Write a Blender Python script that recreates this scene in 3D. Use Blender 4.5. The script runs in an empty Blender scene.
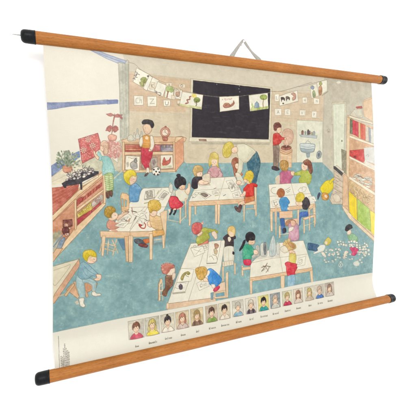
# A school wall chart on two wooden rods, hung by a cord on a white wall.
import bpy, math, random
import numpy as np

# ---------------------------------------------------------------- camera, light
scene = bpy.context.scene
CAM_LOC = (-0.48654, -0.80835, -0.01213)
CAM_ROT = (1.55826, 0.05828, -0.41774)
FOCAL = 355.0 / 416.0                      # focal length over picture width
cam_data = bpy.data.cameras.new("camera")
cam = bpy.data.objects.new("camera", cam_data)
scene.collection.objects.link(cam)
cam.location = CAM_LOC
cam.rotation_euler = CAM_ROT
cam_data.sensor_width = 36.0
cam_data.lens = 36.0 * FOCAL
cam_data.clip_start = 0.01
cam_data.clip_end = 100.0
scene.camera = cam
scene.render.resolution_x = 1024
scene.render.resolution_y = 1024

world = bpy.data.worlds.new("World")
scene.world = world
world.use_nodes = True
bg = world.node_tree.nodes["Background"]
bg.inputs["Color"].default_value = (1.0, 0.995, 0.985, 1)
bg.inputs["Strength"].default_value = 1.36


def area_light(name, loc, target, size, power, color=(1, 1, 1), size_y=None):
    d = bpy.data.lights.new(name, 'AREA')
    d.energy = power
    d.color = color
    d.shape = 'RECTANGLE'
    d.size = size
    d.size_y = size_y or size
    o = bpy.data.objects.new(name, d)
    scene.collection.objects.link(o)
    o.location = loc
    v = [t - l for t, l in zip(target, loc)]
    from mathutils import Vector
    o.rotation_euler = Vector(v).to_track_quat('-Z', 'Y').to_euler()
    return o


area_light("photo_lamp", (-0.25, -2.6, 0.95), (0.0, 0, 0.0), 1.1, 34, (1.0, 0.985, 0.96), 0.8)
area_light("window_light", (2.6, -1.1, 0.25), (0.4, 0, 0.05), 1.2, 21, (1.0, 0.995, 0.985), 1.6)

scene.view_settings.view_transform = 'Standard'
scene.view_settings.look = 'None'
scene.view_settings.exposure = 0.0
scene.view_settings.gamma = 1.0
scene.view_settings.use_curve_mapping = False
scene.cycles.use_denoising = True

GAIN = 1.82          # light level on the chart: printed colour / GAIN = reflectance
# ---------------------------------------------------------------- the printed sheet: shape
ROD_Z = 0.35
TOP_Z, BOT_Z = 0.346, -0.346


def bow(z):
    """how far the hanging sheet bellies back from the rods' plane"""
    s = np.clip(z + ROD_Z, 0, 2 * ROD_Z)
    k = np.clip((s - 0.008) / 0.07, 0, 1)
    return 0.0185 * k * k * (3 - 2 * k) * (1 - (s / (2 * ROD_Z)) ** 2.2)


def sheet_depth(x, z):
    """the hanging sheet: belly, a curl at the right edge, faint ripples"""
    y = bow(z)
    hang = np.sin(np.pi * np.clip((z + ROD_Z) / (2 * ROD_Z), 0, 1))
    r = np.clip((x - 0.385) / 0.10, 0, 1.2)
    y = y + 0.011 * r ** 2 * hang
    l = np.clip((-0.40 - x) / 0.08, 0, 1.2)
    y = y + 0.003 * l ** 2 * hang
    return y + 0.0009 * hang * np.sin(x * 9 + z * 3.0) + 0.0006 * hang * np.sin(x * 17 - z * 11 + 1.0)


def rot_matrix(e):
    a, b, c = e
    rx = np.array([[1, 0, 0], [0, math.cos(a), -math.sin(a)], [0, math.sin(a), math.cos(a)]])
    ry = np.array([[math.cos(b), 0, math.sin(b)], [0, 1, 0], [-math.sin(b), 0, math.cos(b)]])
    rz = np.array([[math.cos(c), -math.sin(c), 0], [math.sin(c), math.cos(c), 0], [0, 0, 1]])
    return rz @ ry @ rx


SURVEY = rot_matrix(CAM_ROT)


def to_sheet(p):
    """measured drawing points (n,2) -> flat sheet coordinates x, z in metres"""
    p = np.asarray(p, float)
    d = np.stack([(p[:, 0] - 208) / 355.0, (208 - p[:, 1]) / 355.0, -np.ones(len(p))], 1) @ SURVEY.T
    o = np.array(CAM_LOC)
    y = np.zeros(len(p))
    for _ in range(12):
        t = (y - o[1]) / d[:, 1]
        z = o[2] + t * d[:, 2]
        y = sheet_depth(o[0] + t * d[:, 0], z)
    return np.stack([o[0] + t * d[:, 0], z], 1)


# outline of the sheet (measured left and right edge), as x over z
EL = to_sheet([(43.0, 45), (45, 80), (47.3, 110), (49.5, 140), (51.3, 170), (52.3, 200), (52.7, 230), (52.9, 260), (53.0, 300), (52.8, 330), (53.2, 345), (54.6, 362), (55.0, 374)])
ER = to_sheet([(371.2, 78), (371.8, 90), (373.2, 120), (374.8, 160), (375.2, 190), (375, 215), (374.2, 240), (373.0, 262), (372.6, 275), (372.8, 283), (374.2, 290), (376.5, 296.5), (377.5, 300)])


def edge(pts, z):
    o = np.argsort(pts[:, 1])
    return np.interp(z, pts[o, 1], pts[o, 0])


# ---------------------------------------------------------------- painter
RES = 1650.0                                 # cells per metre
X0, X1 = -0.50, 0.53
NX, NZ = int((X1 - X0) * RES) + 1, int((TOP_Z - BOT_Z) * RES) + 1
rng = np.random.default_rng(7)
rnd = random.Random(5)


def lattice(nx, nz, cell):
    cell = cell * RES / 1250
    gx, gz = int(nx / cell) + 3, int(nz / cell) + 3
    g = rng.random((gz, gx))
    xs, zs = np.arange(nx) / cell, np.arange(nz) / cell
    xi, zi = xs.astype(int), zs.astype(int)
    fx, fz = xs - xi, zs - zi
    fx, fz = fx * fx * (3 - 2 * fx), fz * fz * (3 - 2 * fz)
    a = g[zi][:, xi] * (1 - fx) + g[zi][:, xi + 1] * fx
    b = g[zi + 1][:, xi] * (1 - fx) + g[zi + 1][:, xi + 1] * fx
    return a * (1 - fz[:, None]) + b * fz[:, None] - 0.5


GRAIN = lattice(NX, NZ, 2.2) * 0.8 + lattice(NX, NZ, 5) * 0.9 + lattice(NX, NZ, 13) * 0.9
CLOUD = lattice(NX, NZ, 22) * 0.7 + lattice(NX, NZ, 60) * 0.8 + lattice(NX, NZ, 130) * 0.7 + lattice(NX, NZ, 9) * 0.5
WASH = lattice(NX, NZ, 16) + lattice(NX, NZ, 7) * 0.6
canvas = np.zeros((NZ, NX, 3))


def rgb(c):
    return np.array([int(c[i:i + 2], 16) / 255.0 for i in (0, 2, 4)])


TILE = [0.0, 0.0, 1.0]


def T(x, y, size=68):
    """work inside one square of the survey of the print"""
    TILE[:] = [x, y, size / 416.0]


def P(s):
    v = np.array([float(q) for q in s.split()]) if isinstance(s, str) else np.asarray(s, float).ravel()
    v = v.reshape(-1, 2)
    return v * TILE[2] + np.array(TILE[:2])


def spline(v, closed):
    n = len(v)
    if n < 3:
        return v
    out = []
    k = 6
    for i in range(n if closed else n - 1):
        if closed:
            p0, p1, p2, p3 = v[i - 1], v[i], v[(i + 1) % n], v[(i + 2) % n]
        else:
            p0, p1, p2, p3 = v[max(i - 1, 0)], v[i], v[i + 1], v[min(i + 2, n - 1)]
        for j in range(k):
            t = j / k
            m1, m2 = (p2 - p0) * 0.36, (p3 - p1) * 0.36
            out.append((2 * t ** 3 - 3 * t * t + 1) * p1 + (t ** 3 - 2 * t * t + t) * m1 + (3 * t * t - 2 * t ** 3) * p2 + (t ** 3 - t * t) * m2)
    if not closed:
        out.append(v[-1])
    return np.array(out)


def to_cells(v):
    s = to_sheet(v)
    return np.stack([(s[:, 0] - X0) * RES, (TOP_Z - s[:, 1]) * RES], 1)


def coverage(q):
    x0, x1 = int(np.floor(q[:, 0].min())) - 1, int(np.ceil(q[:, 0].max())) + 2
    y0, y1 = int(np.floor(q[:, 1].min())) - 1, int(np.ceil(q[:, 1].max())) + 2
    x0, x1, y0, y1 = max(x0, 0), min(x1, NX), max(y0, 0), min(y1, NZ)
    if x1 <= x0 or y1 <= y0:
        return None
    cov = np.zeros((y1 - y0, x1 - x0))
    a, b = q, np.roll(q, -1, 0)
    SS = 3
    wmax = x1 - x0
    for r in range(y1 - y0):
        row = cov[r]
        for s in range(SS):
            y = y0 + r + (s + 0.5) / SS - 0.5
            m = (a[:, 1] <= y) != (b[:, 1] <= y)
            if not m.any():
                continue
            am, bm = a[m], b[m]
            xs = np.sort(am[:, 0] + (y - am[:, 1]) / (bm[:, 1] - am[:, 1]) * (bm[:, 0] - am[:, 0])) - x0 + 0.5
            for i in range(0, len(xs) - 1, 2):
                xa, xb = max(xs[i], 0), min(xs[i + 1], wmax - 1e-6)
                if xb <= xa:
                    continue
                ia, ib = int(xa), int(xb)
                if ia == ib:
                    row[ia] += xb - xa
                else:
                    row[ia] += ia + 1 - xa
                    row[ia + 1:ib] += 1
                    row[ib] += xb - ib
    return cov / SS, x0, y0


def lay(cov, x0, y0, col, grain):
    h, w = cov.shape
    sl = (slice(y0, y0 + h), slice(x0, x0 + w))
    g = 1 + grain * (0.05 * GRAIN[sl] + 0.06 * WASH[sl])
    c = np.clip(col[None, None, :] * g[..., None], 0, 1)
    thin = np.clip(0.05 + 0.13 * WASH[sl] + 0.12 * GRAIN[sl], 0, 0.4)[..., None] * min(grain, 1.6)   # paper showing through
    c = c + (LIGHT - c) * thin
    canvas[sl] += (c - canvas[sl]) * cov[..., None]


LIGHT = np.array([0.94, 0.90, 0.80])
INK = '412f26'


def stroke(q, col, w_mm, a):
    w = w_mm * 0.001 * RES
    x0, x1 = max(int(q[:, 0].min() - w) - 2, 0), min(int(q[:, 0].max() + w) + 3, NX)
    y0, y1 = max(int(q[:, 1].min() - w) - 2, 0), min(int(q[:, 1].max() + w) + 3, NZ)
    if x1 <= x0 or y1 <= y0:
        return
    cov = np.zeros((y1 - y0, x1 - x0))
    for i in range(len(q) - 1):
        p, r = q[i], q[i + 1]
        ww = w * (0.8 + 0.4 * rnd.random())
        bx0, bx1 = max(int(min(p[0], r[0]) - ww) - 1, x0), min(int(max(p[0], r[0]) + ww) + 2, x1)
        by0, by1 = max(int(min(p[1], r[1]) - ww) - 1, y0), min(int(max(p[1], r[1]) + ww) + 2, y1)
        if bx1 <= bx0 or by1 <= by0:
            continue
        X = np.arange(bx0, bx1)[None, :]
        Y = np.arange(by0, by1)[:, None]
        d = r - p
        L2 = d @ d + 1e-9
        t = np.clip(((X - p[0]) * d[0] + (Y - p[1]) * d[1]) / L2, 0, 1)
        dist = np.sqrt((X - p[0] - t * d[0]) ** 2 + (Y - p[1] - t * d[1]) ** 2)
        c = np.clip(ww / 2 + 0.5 - dist, 0, 1)
        v = cov[by0 - y0:by1 - y0, bx0 - x0:bx1 - x0]
        np.maximum(v, c, out=v)
    sl = (slice(y0, y1), slice(x0, x1))
    cov = cov * a * np.clip(0.85 + 0.35 * WASH[sl] + 0.3 * GRAIN[sl], 0.25, 1)
    lay(cov, x0, y0, rgb(col), 0.6)


def densify(v):
    out = [v[0]]
    for p, r in zip(v[:-1], v[1:]):
        n = max(1, int(np.hypot(*(r - p)) / 2.5))
        for k in range(1, n + 1):
            out.append(p + (r - p) * k / n)
    out = np.array(out)
    if len(out) > 2:
        j = np.array([[rnd.gauss(0, 0.06), rnd.gauss(0, 0.06)] for _ in out])
        out[1:-1] += j[1:-1]
    return out


def F(s, col, ink=INK, smooth=False, a=1.0, w=1.0, g=1.0, ia=0.95):
    """a filled patch of colour, outlined in ink unless ink is None"""
    v = P(s)
    if smooth:
        v = spline(v, True)
    else:
        v = densify(np.vstack([v, v[:1]]))[:-1]
    q = to_cells(v)
    if col:
        c = coverage(q)
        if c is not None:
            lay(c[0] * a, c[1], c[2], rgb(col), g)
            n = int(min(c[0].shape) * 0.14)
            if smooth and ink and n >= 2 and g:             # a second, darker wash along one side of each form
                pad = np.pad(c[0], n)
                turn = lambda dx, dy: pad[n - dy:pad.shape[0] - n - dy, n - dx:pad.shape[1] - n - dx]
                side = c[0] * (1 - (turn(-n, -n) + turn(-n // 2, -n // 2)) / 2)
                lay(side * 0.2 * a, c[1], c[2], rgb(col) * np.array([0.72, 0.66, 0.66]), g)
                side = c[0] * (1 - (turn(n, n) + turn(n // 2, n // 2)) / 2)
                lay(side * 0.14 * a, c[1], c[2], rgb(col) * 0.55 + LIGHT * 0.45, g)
    if ink:
        stroke(np.vstack([q, q[:1]]), ink, w, ia)
        if smooth and w > .85:                              # a loose second pass of the pen over part of the outline
            k = rnd.randrange(len(q))
            m = np.roll(q, -k, 0)[:max(4, len(q) * 2 // 5)] + np.array([rnd.uniform(-1, 1), rnd.uniform(-1, 1)]) * 1.1
            stroke(m, ink, w * .6, ia * .6)
            c0 = q.mean(0)
            size = np.ptp(q, 0).min()
            if col == 'f3d9bd' and size > 9:                # flushed cheek
                t = np.arange(10) * math.pi / 5
                cc = coverage(np.stack([c0[0] + size * .2 * np.cos(t), c0[1] + size * .14 + size * .15 * np.sin(t)], 1))
                if cc:
                    lay(cc[0] * .35, cc[1], cc[2], rgb('e09a86'), .5)
            elif col and size > 17 and g >= 1:              # folds drawn in with the pen
                for _ in range(3 if size < 40 else 5):
                    p = q[rnd.randrange(len(q))]
                    d = c0 - p
                    nrm = np.array([-d[1], d[0]]) * rnd.uniform(-.22, .22)
                    f = spline(np.array([p + d * .04, p + d * .3 + nrm, p + d * rnd.uniform(.45, .75)]), False)
                    stroke(f, ink, w * .62, ia * .5)


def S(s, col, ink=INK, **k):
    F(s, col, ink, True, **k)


def L(s, col=INK, w=1.05, a=0.75, smooth=False):
    v = P(s)
    v = spline(v, False) if smooth else densify(v)
    stroke(to_cells(v), col, w, a)


def C(s, col=INK, w=1.05, a=0.75):
    L(s, col, w, a, True)


def E(cx, cy, rx, ry=None, col=None, ink=INK, rot=0, **k):
    ry = ry or rx
    c, s_ = math.cos(math.radians(rot)), math.sin(math.radians(rot))
    pts = [(cx + rx * math.cos(t) * c - ry * math.sin(t) * s_, cy + rx * math.cos(t) * s_ + ry * math.sin(t) * c) for t in np.arange(14) * 2 * math.pi / 14]
    F(pts, col, ink, True, **k)


def scrib(x, y, w, h, n, col=INK, lw=0.8, ang=0, a=0.8):
    """a row of n small written or drawn marks"""
    ca, sa = math.cos(math.radians(ang)), math.sin(math.radians(ang))
    for i in range(n):
        bx = x + w * i / n * ca
        by = y + w * i / n * sa
        cw = w / n * 0.8
        pts = []
        for k in range(4):
            ux, uy = rnd.random() * cw, (rnd.random() - .5) * h
            pts += [bx + ux * ca - uy * sa, by + ux * sa + uy * ca]
        C(pts, col, lw, a)


def hairlines(cx, cy, r, n, col, a=0.55, w=0.7):
    for i in range(n):
        t = rnd.random() * 6.28
        k = 0.3 + 0.6 * rnd.random()
        x, y = cx + math.cos(t) * r * k, cy + math.sin(t) * r * k
        C([x, y, x + rnd.uniform(-.15, .25) * r, y + .25 * r, x + rnd.uniform(-.2, .3) * r, y + .5 * r], col, w, a)
    for i in range(n):                                      # loose tufts breaking the outline
        t = rnd.uniform(2.6, 6.8)
        x, y = cx + math.cos(t) * r * .92, cy + math.sin(t) * r * .92
        C([x, y, x + math.cos(t + .5) * r * .14, y + math.sin(t + .5) * r * .14, x + math.cos(t + 1) * r * .2, y + math.sin(t + 1) * r * .2], col, w, a)


def hatch(s, n, col, a=0.5, w=0.8):
    """n ink lines across a four-cornered patch, from its first side to its third"""
    v = P(s)
    for i in range(n):
        t = (i + 0.5) / n
        stroke(to_cells(densify(np.array([v[0] + (v[1] - v[0]) * t, v[3] + (v[2] - v[3]) * t]))), col, w, a)


SKIN, PINK, WOOD, PALE, TOP, FLOOR, PAPER = 'f1d2b2', 'e2a892', 'dfb088', 'ecd0ac', 'efe9d6', '86aaab', 'ede8d8'
CARD = 'f3edda'

# ================================================================ the picture
canvas[:] = rgb(PAPER)
canvas *= (1 + 0.012 * CLOUD + 0.008 * GRAIN)[..., None]
T(0, 0, 416)
# room shell
F("30 30 400 60 400 278 372.5 272.6 313.6 281.6 244 295.4 176 308.2 119.4 318.4 53 332.4 30 336", 'ece6d4', None, g=.12)
# ceiling and back wall
F("118 40 400 70 400 100 326 100 272 91 193 80 128 71", 'dad1bb', None, g=.5)
F("127 71 193 79.5 271 90 326 96 326 164 184 164 127 172", 'd7c9ae', None, g=.7)
F("129 73.5 193 80.5 193 100 185 112 129 111", 'd6b898', None, a=.75, g=.8)
F("271 91 324 93 324 121 271 122", 'd9c2a6', None, a=.65, g=.8)
F("324.5 66 400 72 400 205 341 205 333 173 322 163", 'cac2ae', None, g=.7)
F("326 75 376 80 376 102 345 106 330 102", 'c3baa5', None, a=.5, g=.9)
L("324.5 80 323.5 120 322.5 162", '9a8f7c', 1.3, .6)
L("193 79 271 89.6 323 96", 'a89b85', .8, .4)
L("128 71 165 76.5 193 79.5", 'b09a80', .9, .5)
for i in range(6):
    y = 78 + i * 7
    L([130, y - 4 + i * .3, 160, y - 1.5, 192, y + 2.5], 'b98f70', .9, .38)
    L([271, y + 14 - i * .8, 296, y + 13, 323, y + 12.5], 'a98d72', .9, .38)
    for k in range(7):
        x = 133 + k * 8.5 + (i % 2) * 4
        L([x, y - 3.4 + (x - 130) * .08, x, y + 2.6 + (x - 130) * .08], 'b98f70', .8, .22)
        x = 273 + k * 7.2 + (i % 2) * 3.6
        L([x, y + 14, x, y + 19], 'a98d72', .8, .2)
# floor
F("30 258 62 250 105.4 202.4 113 171 175 172.4 184 161 186 163.2 322 162.2 333 173 343 205 374 241.5 400 265 400 268 372.5 272.6 313.6 281.6 244 295.4 176 308.2 119.4 318.4 53 332.4 30 336", FLOOR, None, g=0.9)
q = to_cells(P("30 258 62 250 105.4 202.4 113 171 175 172.4 184 161 186 163.2 322 162.2 333 173 343 205 374 241.5 400 265 400 268 372.5 272.6 313.6 281.6 244 295.4 176 308.2 119.4 318.4 53 332.4 30 336"))
cv, fx, fy = coverage(q)
sl = (slice(fy, fy + cv.shape[0]), slice(fx, fx + cv.shape[1]))
m = np.clip(0.5 + CLOUD[sl] * 0.55, 0, 1)[..., None]
canvas[sl] += ((canvas[sl] * 0.89 + rgb('5f9cae') * 0.02) * m + (canvas[sl] * 0.93 + rgb('d0dcca') * 0.13) * (1 - m) - canvas[sl]) * cv[..., None]
speck = (np.clip(GRAIN[sl] - 0.5, 0, 1) * 0.7)[..., None]
canvas[sl] += (rgb('cfdcd0') - canvas[sl]) * np.clip(speck, 0, .5) * cv[..., None]
for i in range(1100):                                    # brush marks of the wash
    x, y = rnd.uniform(58, 370), rnd.uniform(168, 325)
    cx, cz = to_cells(np.array([[x, y]]))[0].astype(int)
    if not (0 <= cz - fy < cv.shape[0] and 0 <= cx - fx < cv.shape[1]) or cv[cz - fy, cx - fx] < .9:
        continue
    l = rnd.uniform(2, 7)
    L([x, y, x + l, y + rnd.uniform(-1.4, .6)], rnd.choice(['5d8d98', '6c9ea6', 'a9c6c2', '7aa8b4', 'b4cbc2']), rnd.uniform(.8, 2.2), rnd.uniform(.1, .26))

for i in range(420):                                    # loose brush and pencil marks on the walls
    x, y = rnd.uniform(128, 368), rnd.uniform(58, 162)
    if x > 326 and y > 110 or 192 < x < 271 and 79 < y < 144:
        continue
    l = rnd.uniform(2, 8)
    L([x, y, x + l, y + l * .12 + rnd.uniform(-.6, .6)], rnd.choice(['b8a78c', 'c4b49a', 'ece2cc', 'c9b79c', 'a8987e', 'e6dac2']), rnd.uniform(.9, 2.8), rnd.uniform(.1, .26))
for i in range(900):                                    # fine stipple
    x, y = rnd.uniform(128, 372), rnd.uniform(58, 162)
    L([x, y, x + .5, y + .1], '8d7a64', .8, rnd.uniform(.1, .35))

# ---- window side
T(40, 46)
T(0, 0, 416)
F("88 49 99 51 112 56 126.2 60.6 125.6 65.2 118.2 63.4 106 58.4", 'b4bccb', '7d86a0', w=.9)
C("92 50.8 108 57 125 63", '7482a4', 1.6, .7)
C("100 51.6 112 56.6 126 61.6", '8d97b2', 1.2, .6)
T(40, 46)
F("44 345 120 346 200 342 300 336 416 328 416 354 300 362 200 368 130 378 90 386 44 389", '7d88ab', '6a7498', g=1.6, w=.8)
L("60 356 200 352 330 345", '6a77a4', 1.6, .35)
L("60 374 150 364 330 352", '6a77a4', 1.6, .3)
T(108, 46)
F("-4 330 58 327 62 333 60 352 -4 356", '7682ac', '66709a', g=1.6, w=.8)
F("62 100 104 108 116 84 128 92 128 300 128 600 120 680 90 720 78 690 74 420 70 260", 'c6c4b0', '8c897a', w=.9, g=1.6)
for x, c in ((70, '97998c'), (80, 'b4b4a4'), (90, '8d8f84'), (101, 'a8a698'), (109, '7d7d74'), (118, 'aaa694'), (124, '837f74')):
    L([x, 110, x + 1, 250, x + 5, 416], c, 1.3, .6)
T(108, 114)
for x, c in ((72, '97998c'), (82, '8d8f84'), (92, 'a8a698'), (101, '7d7d74'), (109, '837f74')):
    L([x, 0, x + 2, 145], c, 1.3, .6)
# sill and its front under the window
T(40, 114)
F("62 370 120 345 240 275 380 215 420 240 420 330 300 370 190 416 62 440", 'e6dcc2', None)
F("66 318 110 290 150 280 150 320 120 345 68 385", '7f8fb0', '6d7898', g=2, w=.8)
F("196 246 240 226 246 262 214 284 196 272", '6d83b4', '5d6c98', g=2, w=.8)
F("240 282 340 262 392 300 392 360 330 360 260 320", 'cfcbb0', '98957e', g=1.6, w=.8)
L("66 386 130 346 236 288 330 262", '9a917c', 1, .6)
L("70 416 150 378 250 340", '9a917c', 1, .5)
T(108, 114)
F("60 170 96 150 104 350 60 352 -10 300 -8 240 60 300", 'cfc6ac', '9a917c', w=.8, g=1.5)
L("88 345 40 390 0 412", 'd8cfb2', 3, .9)
L("84 340 30 392 -8 416", '8d8570', .8, .6)
for k in range(6):
    L([72 + k * 4, 160, 74 + k * 4, 340], 'a29a84', .8, .35)

# ---- garland and letter cards on the back wall
T(126, 64, 40)
C("20 -20 90 0 150 55 240 110 330 165 420 200", '8d7a62', 1, .8)
F("110 38 252 115 188 252 72 186", CARD, '8d7f68')
C("98 80 118 92 104 112 126 104 140 112", '4f4a48', 1.4, .85)
C("84 120 110 118 96 136 118 140", '4f4a48', 1.4, .85)
C("72 152 90 146 92 162", '4f4a48', 1.5, .85)
S("150 160 172 138 205 140 222 168 214 196 190 200 168 190", '9aa05c', '6f7440', g=2.5, w=.7)
S("140 190 165 184 190 200 180 236 150 222", 'a9a868', '7f8048', g=2.5, w=.7)
C("190 165 184 200 180 232", '6a5a30', 1.5, .8)
F("250 118 344 172 300 300 206 262", CARD, '8d7f68')
F("244 118 276 138 216 280 178 254", CARD, '8d7f68')
S("218 124 234 114 240 128 226 138", '5a5048', None)
F("252 188 300 194 296 262 244 260", 'ece0c6', 'a08d72', w=.8)
C("262 205 268 245", '5f574e', 1.2)
C("285 212 266 226 288 250", '5f574e', 1.2)
F("330 182 424 222 382 342 292 288", CARD, '8d7f68')
C("305 280 325 292 318 302 310 292", '4f4a48', 1.6, .9)
C("338 296 362 302 360 322 344 326", '4f4a48', 1.5, .9)
T(150, 76, 40)
F("168 92 252 122 234 246 150 220", CARD, '8d7f68')
F("258 124 336 146 322 246 246 228", CARD, '8d7f68')
S("270 160 292 150 312 170 306 206 284 216 266 196", 'c9a68c', '7a5a48', g=2, w=.8)
C("268 220 290 210 314 224", '6b6156', 1)
S("168 120 186 98 206 96 216 112 240 120 246 150 226 172 200 162 182 168 170 150", 'a8b678', '7d8a54', g=2.6, w=.7)
for k in range(14):
    E(rnd.uniform(178, 238), rnd.uniform(106, 162), 7, 5, rnd.choice(['8ea05e', 'bcc68e', '98a868']), None, a=.7)
C("190 160 182 190 176 220", '7a4a34', 2.6, .9)
F("165 72 226 72 226 104 196 104 168 98", 'ece0c6', 'a08d72', w=.8)
C("196 80 206 88 190 92 206 100", '6b6156', 1)
F("302 84 366 86 366 122 304 120", 'ece0c6', 'a08d72', w=.8)
E(330, 102, 12, 11, None, '6b6156')
F("262 134 312 132 316 160 268 168", 'e8dac0', 'a08d72', w=.8)
C("270 150 285 142 300 152", '6b6156', 1)
F("138 250 212 250 212 312 144 312", CARD, '8d7f68', w=.8)
C("160 268 162 296 186 298 192 268", '5f574e', 1.4)
F("282 252 336 258 334 312 284 306", 'ebdfc4', 'a08d72', w=.8)
F("284 290 400 284 400 302 300 310", 'a9a684', '84805e', g=2)
F("222 200 262 204 262 244 222 242", 'e8dac0', 'a08d72', w=.8)
T(108, 46)
F("158 304 216 304 216 362 160 362", CARD, '8d7f68', w=.8)
F("240 308 297 308 297 369 242 369", CARD, '8d7f68', w=.8)
C("186 318 172 322 172 346 188 348", '857a6c', 1.2)
C("194 314 195 350", '857a6c', 1.2)
C("196 332 204 328 206 350", '857a6c', 1.2)
L("256 324 280 324 258 352 284 352", '857a6c', 1.2)

# ---- blackboard
T(0, 0, 416)
F("190.6 78.6 272 87.6 270.6 141 190 140.6", 'e2d8bd', '8f8570', w=.9)
F("193.2 80.3 270.2 88.9 268.6 139.2 191.9 136.9", '353035', '2a2629', g=.25)
for i in range(70):
    x, y = rnd.uniform(195, 262), rnd.uniform(90, 134)
    L([x, y, x + rnd.uniform(2, 7), y + rnd.uniform(-.6, .8)], rnd.choice(['4c484c', '332f33', '565157', '2f2b30']), rnd.uniform(1.5, 4), .3)
F("189.6 137.2 269.6 139.6 270.4 142.2 189 141.4", 'e6dec6', '9a907a', w=.9)
F("190.6 142 270 143 269.6 144.8 191.4 144.2", 'b5ad98', None, a=.8)
T(176, 114)
F("140 153 184 155 186 165 141 163", '9a7a68', '6a5143')
T(176, 46)
C("-10 262 100 284 165 300 265 312 385 308 420 302", 'a59a8a', 1.1, .8)
F("38 279 166 299 156 388 20 364", CARD, '8d7f68')
F("24 352 158 374 156 388 21 364", 'cfcf9a', None, g=2)
C("58 352 74 346 68 330 84 326 84 312 92 308", '8a4a40', 3.2, .9)
S("96 296 118 292 128 306 118 318 100 312", 'e6d27a', None, g=2)
E(128, 330, 19, 15, '8c9c58', '66703c', g=2.4)
C("124 338 126 356 122 366", '50402c', 2.2, .9)
L("124 352 112 342", '50402c', 1.4)
F("265 310 385 305 386 387 269 402", CARD, '8d7f68')
scrib(282, 326, 64, 12, 7, 'b4605c', .9, -2)
S("288 366 300 350 322 350 334 362 350 346 352 334 358 350 346 366 322 376 298 378", 'b07c64', '8a4a40', g=2.4)
C("300 362 316 358 326 368", '7a4038', 1)
C("330 360 344 352", '7a4038', 1)
for x, y in ((385, 262), (390, 280), (250, 234), (388, 245)):
    E(x, y, 2.4, 4, '8c888a', None)
T(244, 56)
C("-5 244 30 238 146 226 158 222", 'a59a8a', 1.1, .8)
F("29 240 145 226 149 322 37 338", CARD, '8d7f68')
S("40 326 52 306 72 304 110 312 144 306 147 320 90 330 42 335", 'b8c080', None, g=2.5)
F("64 318 66 292 78 278 92 292 92 314", '8fa2b0', '6a7a8a', g=2)
S("44 300 48 286 56 296 54 312", 'b4c894', None)
E(120, 252, 22, 16, '9aab5e', '7a8848', g=2.5)
C("120 262 116 290 118 314", '8a6a44', 2.4, .9)
# cards right of the board
C("158 214 215 218 300 196 416 160", '7f7568', 1.3, .8)
GLYPHS = {'A': "-6 9 0 -9 6 9|-4 3 4 3", 'B': "-5 9 -5 -9 4 -7 -5 0 5 5 -5 9", 'E': "6 -9 -5 -9 -5 9 6 9|-5 0 4 0", 'H': "-5 -9 -5 9|5 -9 5 9|-5 0 5 0",
          'L': "-4 -9 -4 9 6 9", 'M': "-6 9 -5 -9 0 4 5 -9 6 9", 'N': "-5 9 -5 -9 5 9 5 -9", 'T': "-6 -9 6 -9|0 -9 0 9", 'P': "-4 9 -4 -9 5 -5 -4 1", 'V': "-6 -9 0 9 6 -9"}


def glyph(ch, x, y, k=1.0, col='6b6156', w=1.1):
    for part in GLYPHS[ch].split('|'):
        v = [float(q) * k for q in part.split()]
        L([c + (x, y)[i % 2] for i, c in enumerate(v)], col, w, .75)


for s in ("188 234 214 232 214 276 190 278", "358 250 386 250 386 290 360 290", "188 322 229 322 229 363 190 362", "250 325 284 325 284 362 250 362", "342 330 377 330 374 366 342 364"):
    F(s, CARD, 'a3957c', w=.8)
F("214 246 262 228 326 211 332 276 272 292 218 306", 'f0ead6', '8d7f68')
for x, y in ((238, 262), (268, 258)):
    S([x - 12, y - 8, x + 2, y - 10, x + 12, y - 2, x + 10, y + 12, x + 4, y + 4, x - 6, y + 6, x - 8, y + 18], '5a4c48', '3f3634', g=2)
E(240, 290, 6, 5, '6a5a50', None)
S("288 232 304 224 318 236 316 262 298 272 296 256 306 246", 'c59a88', '96695a', g=2)
for ch, x, y in (('T', 372, 270), ('A', 209, 342), ('E', 267, 344), ('M', 359, 348), ('L', 202, 256)):
    glyph(ch, x, y)
T(300, 74, 50)
C("-10 108 60 92 88 84 150 66 225 48", '7f7568', 1.2, .8)
F("88 96 140 80 156 180 96 204 86 150", 'ece6d0', '8d7f68', w=.9)
E(104, 112, 14, 15, '8c9aa8', '667482', g=2)
S("104 150 120 138 130 170 126 194 108 190", 'a2ac84', '7d8a60', g=2)
L("108 126 116 150", '6a7a6a', 1.4)
F("140 70 226 48 226 142 160 182 148 140", 'f0ead6', '8d7f68', w=.9)
E(172, 80, 13, 14, 'aab070', '7d8450', g=2)
S("156 110 174 96 184 118 182 160 164 176 154 144", 'b98a68', '8a5f44', g=2)
L("180 182 206 164 234 146", '5f574e', 1.3)
for s in ("20 195 60 195 60 241 22 241", "116 200 160 205 160 250 118 250", "-2 300 36 300 36 346 -2 346", "98 310 140 310 136 366 98 362"):
    F(s, CARD, 'a3957c', w=.8)
for ch, x, y in (('H', 41, 218), ('N', 139, 226), ('V', 17, 323), ('P', 118, 338)):
    glyph(ch, x, y, 1.2)
S("302 68 322 58 340 66 334 76 314 80", 'eae4d0', None)
# door, its frame
F("262 250 270 236 384 232 384 250 388 420 262 420", 'd5ccb4', '9a907c', w=.9)
T(0, 0, 416)
F("332.7 104.3 345 103.5 343.4 172 334.2 170", 'dfe0c9', '8d8f7c', w=.9)
for k in range(7):
    L([334.4 + k * 1.5, 106, 335.2 + k * 1.25, 168], rnd.choice(['c8ccb4', 'ecebd8']), 1.6, .35)
T(312, 134)
E(183, 42, 3, 5, '8a8474', '5f584c')
F("106 -40 124 -40 128 190 124 200 96 190", 'cbc2ab', None, a=.6)
L("124 -90 128 130 132 230", '9a907c', .9, .6)

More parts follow.
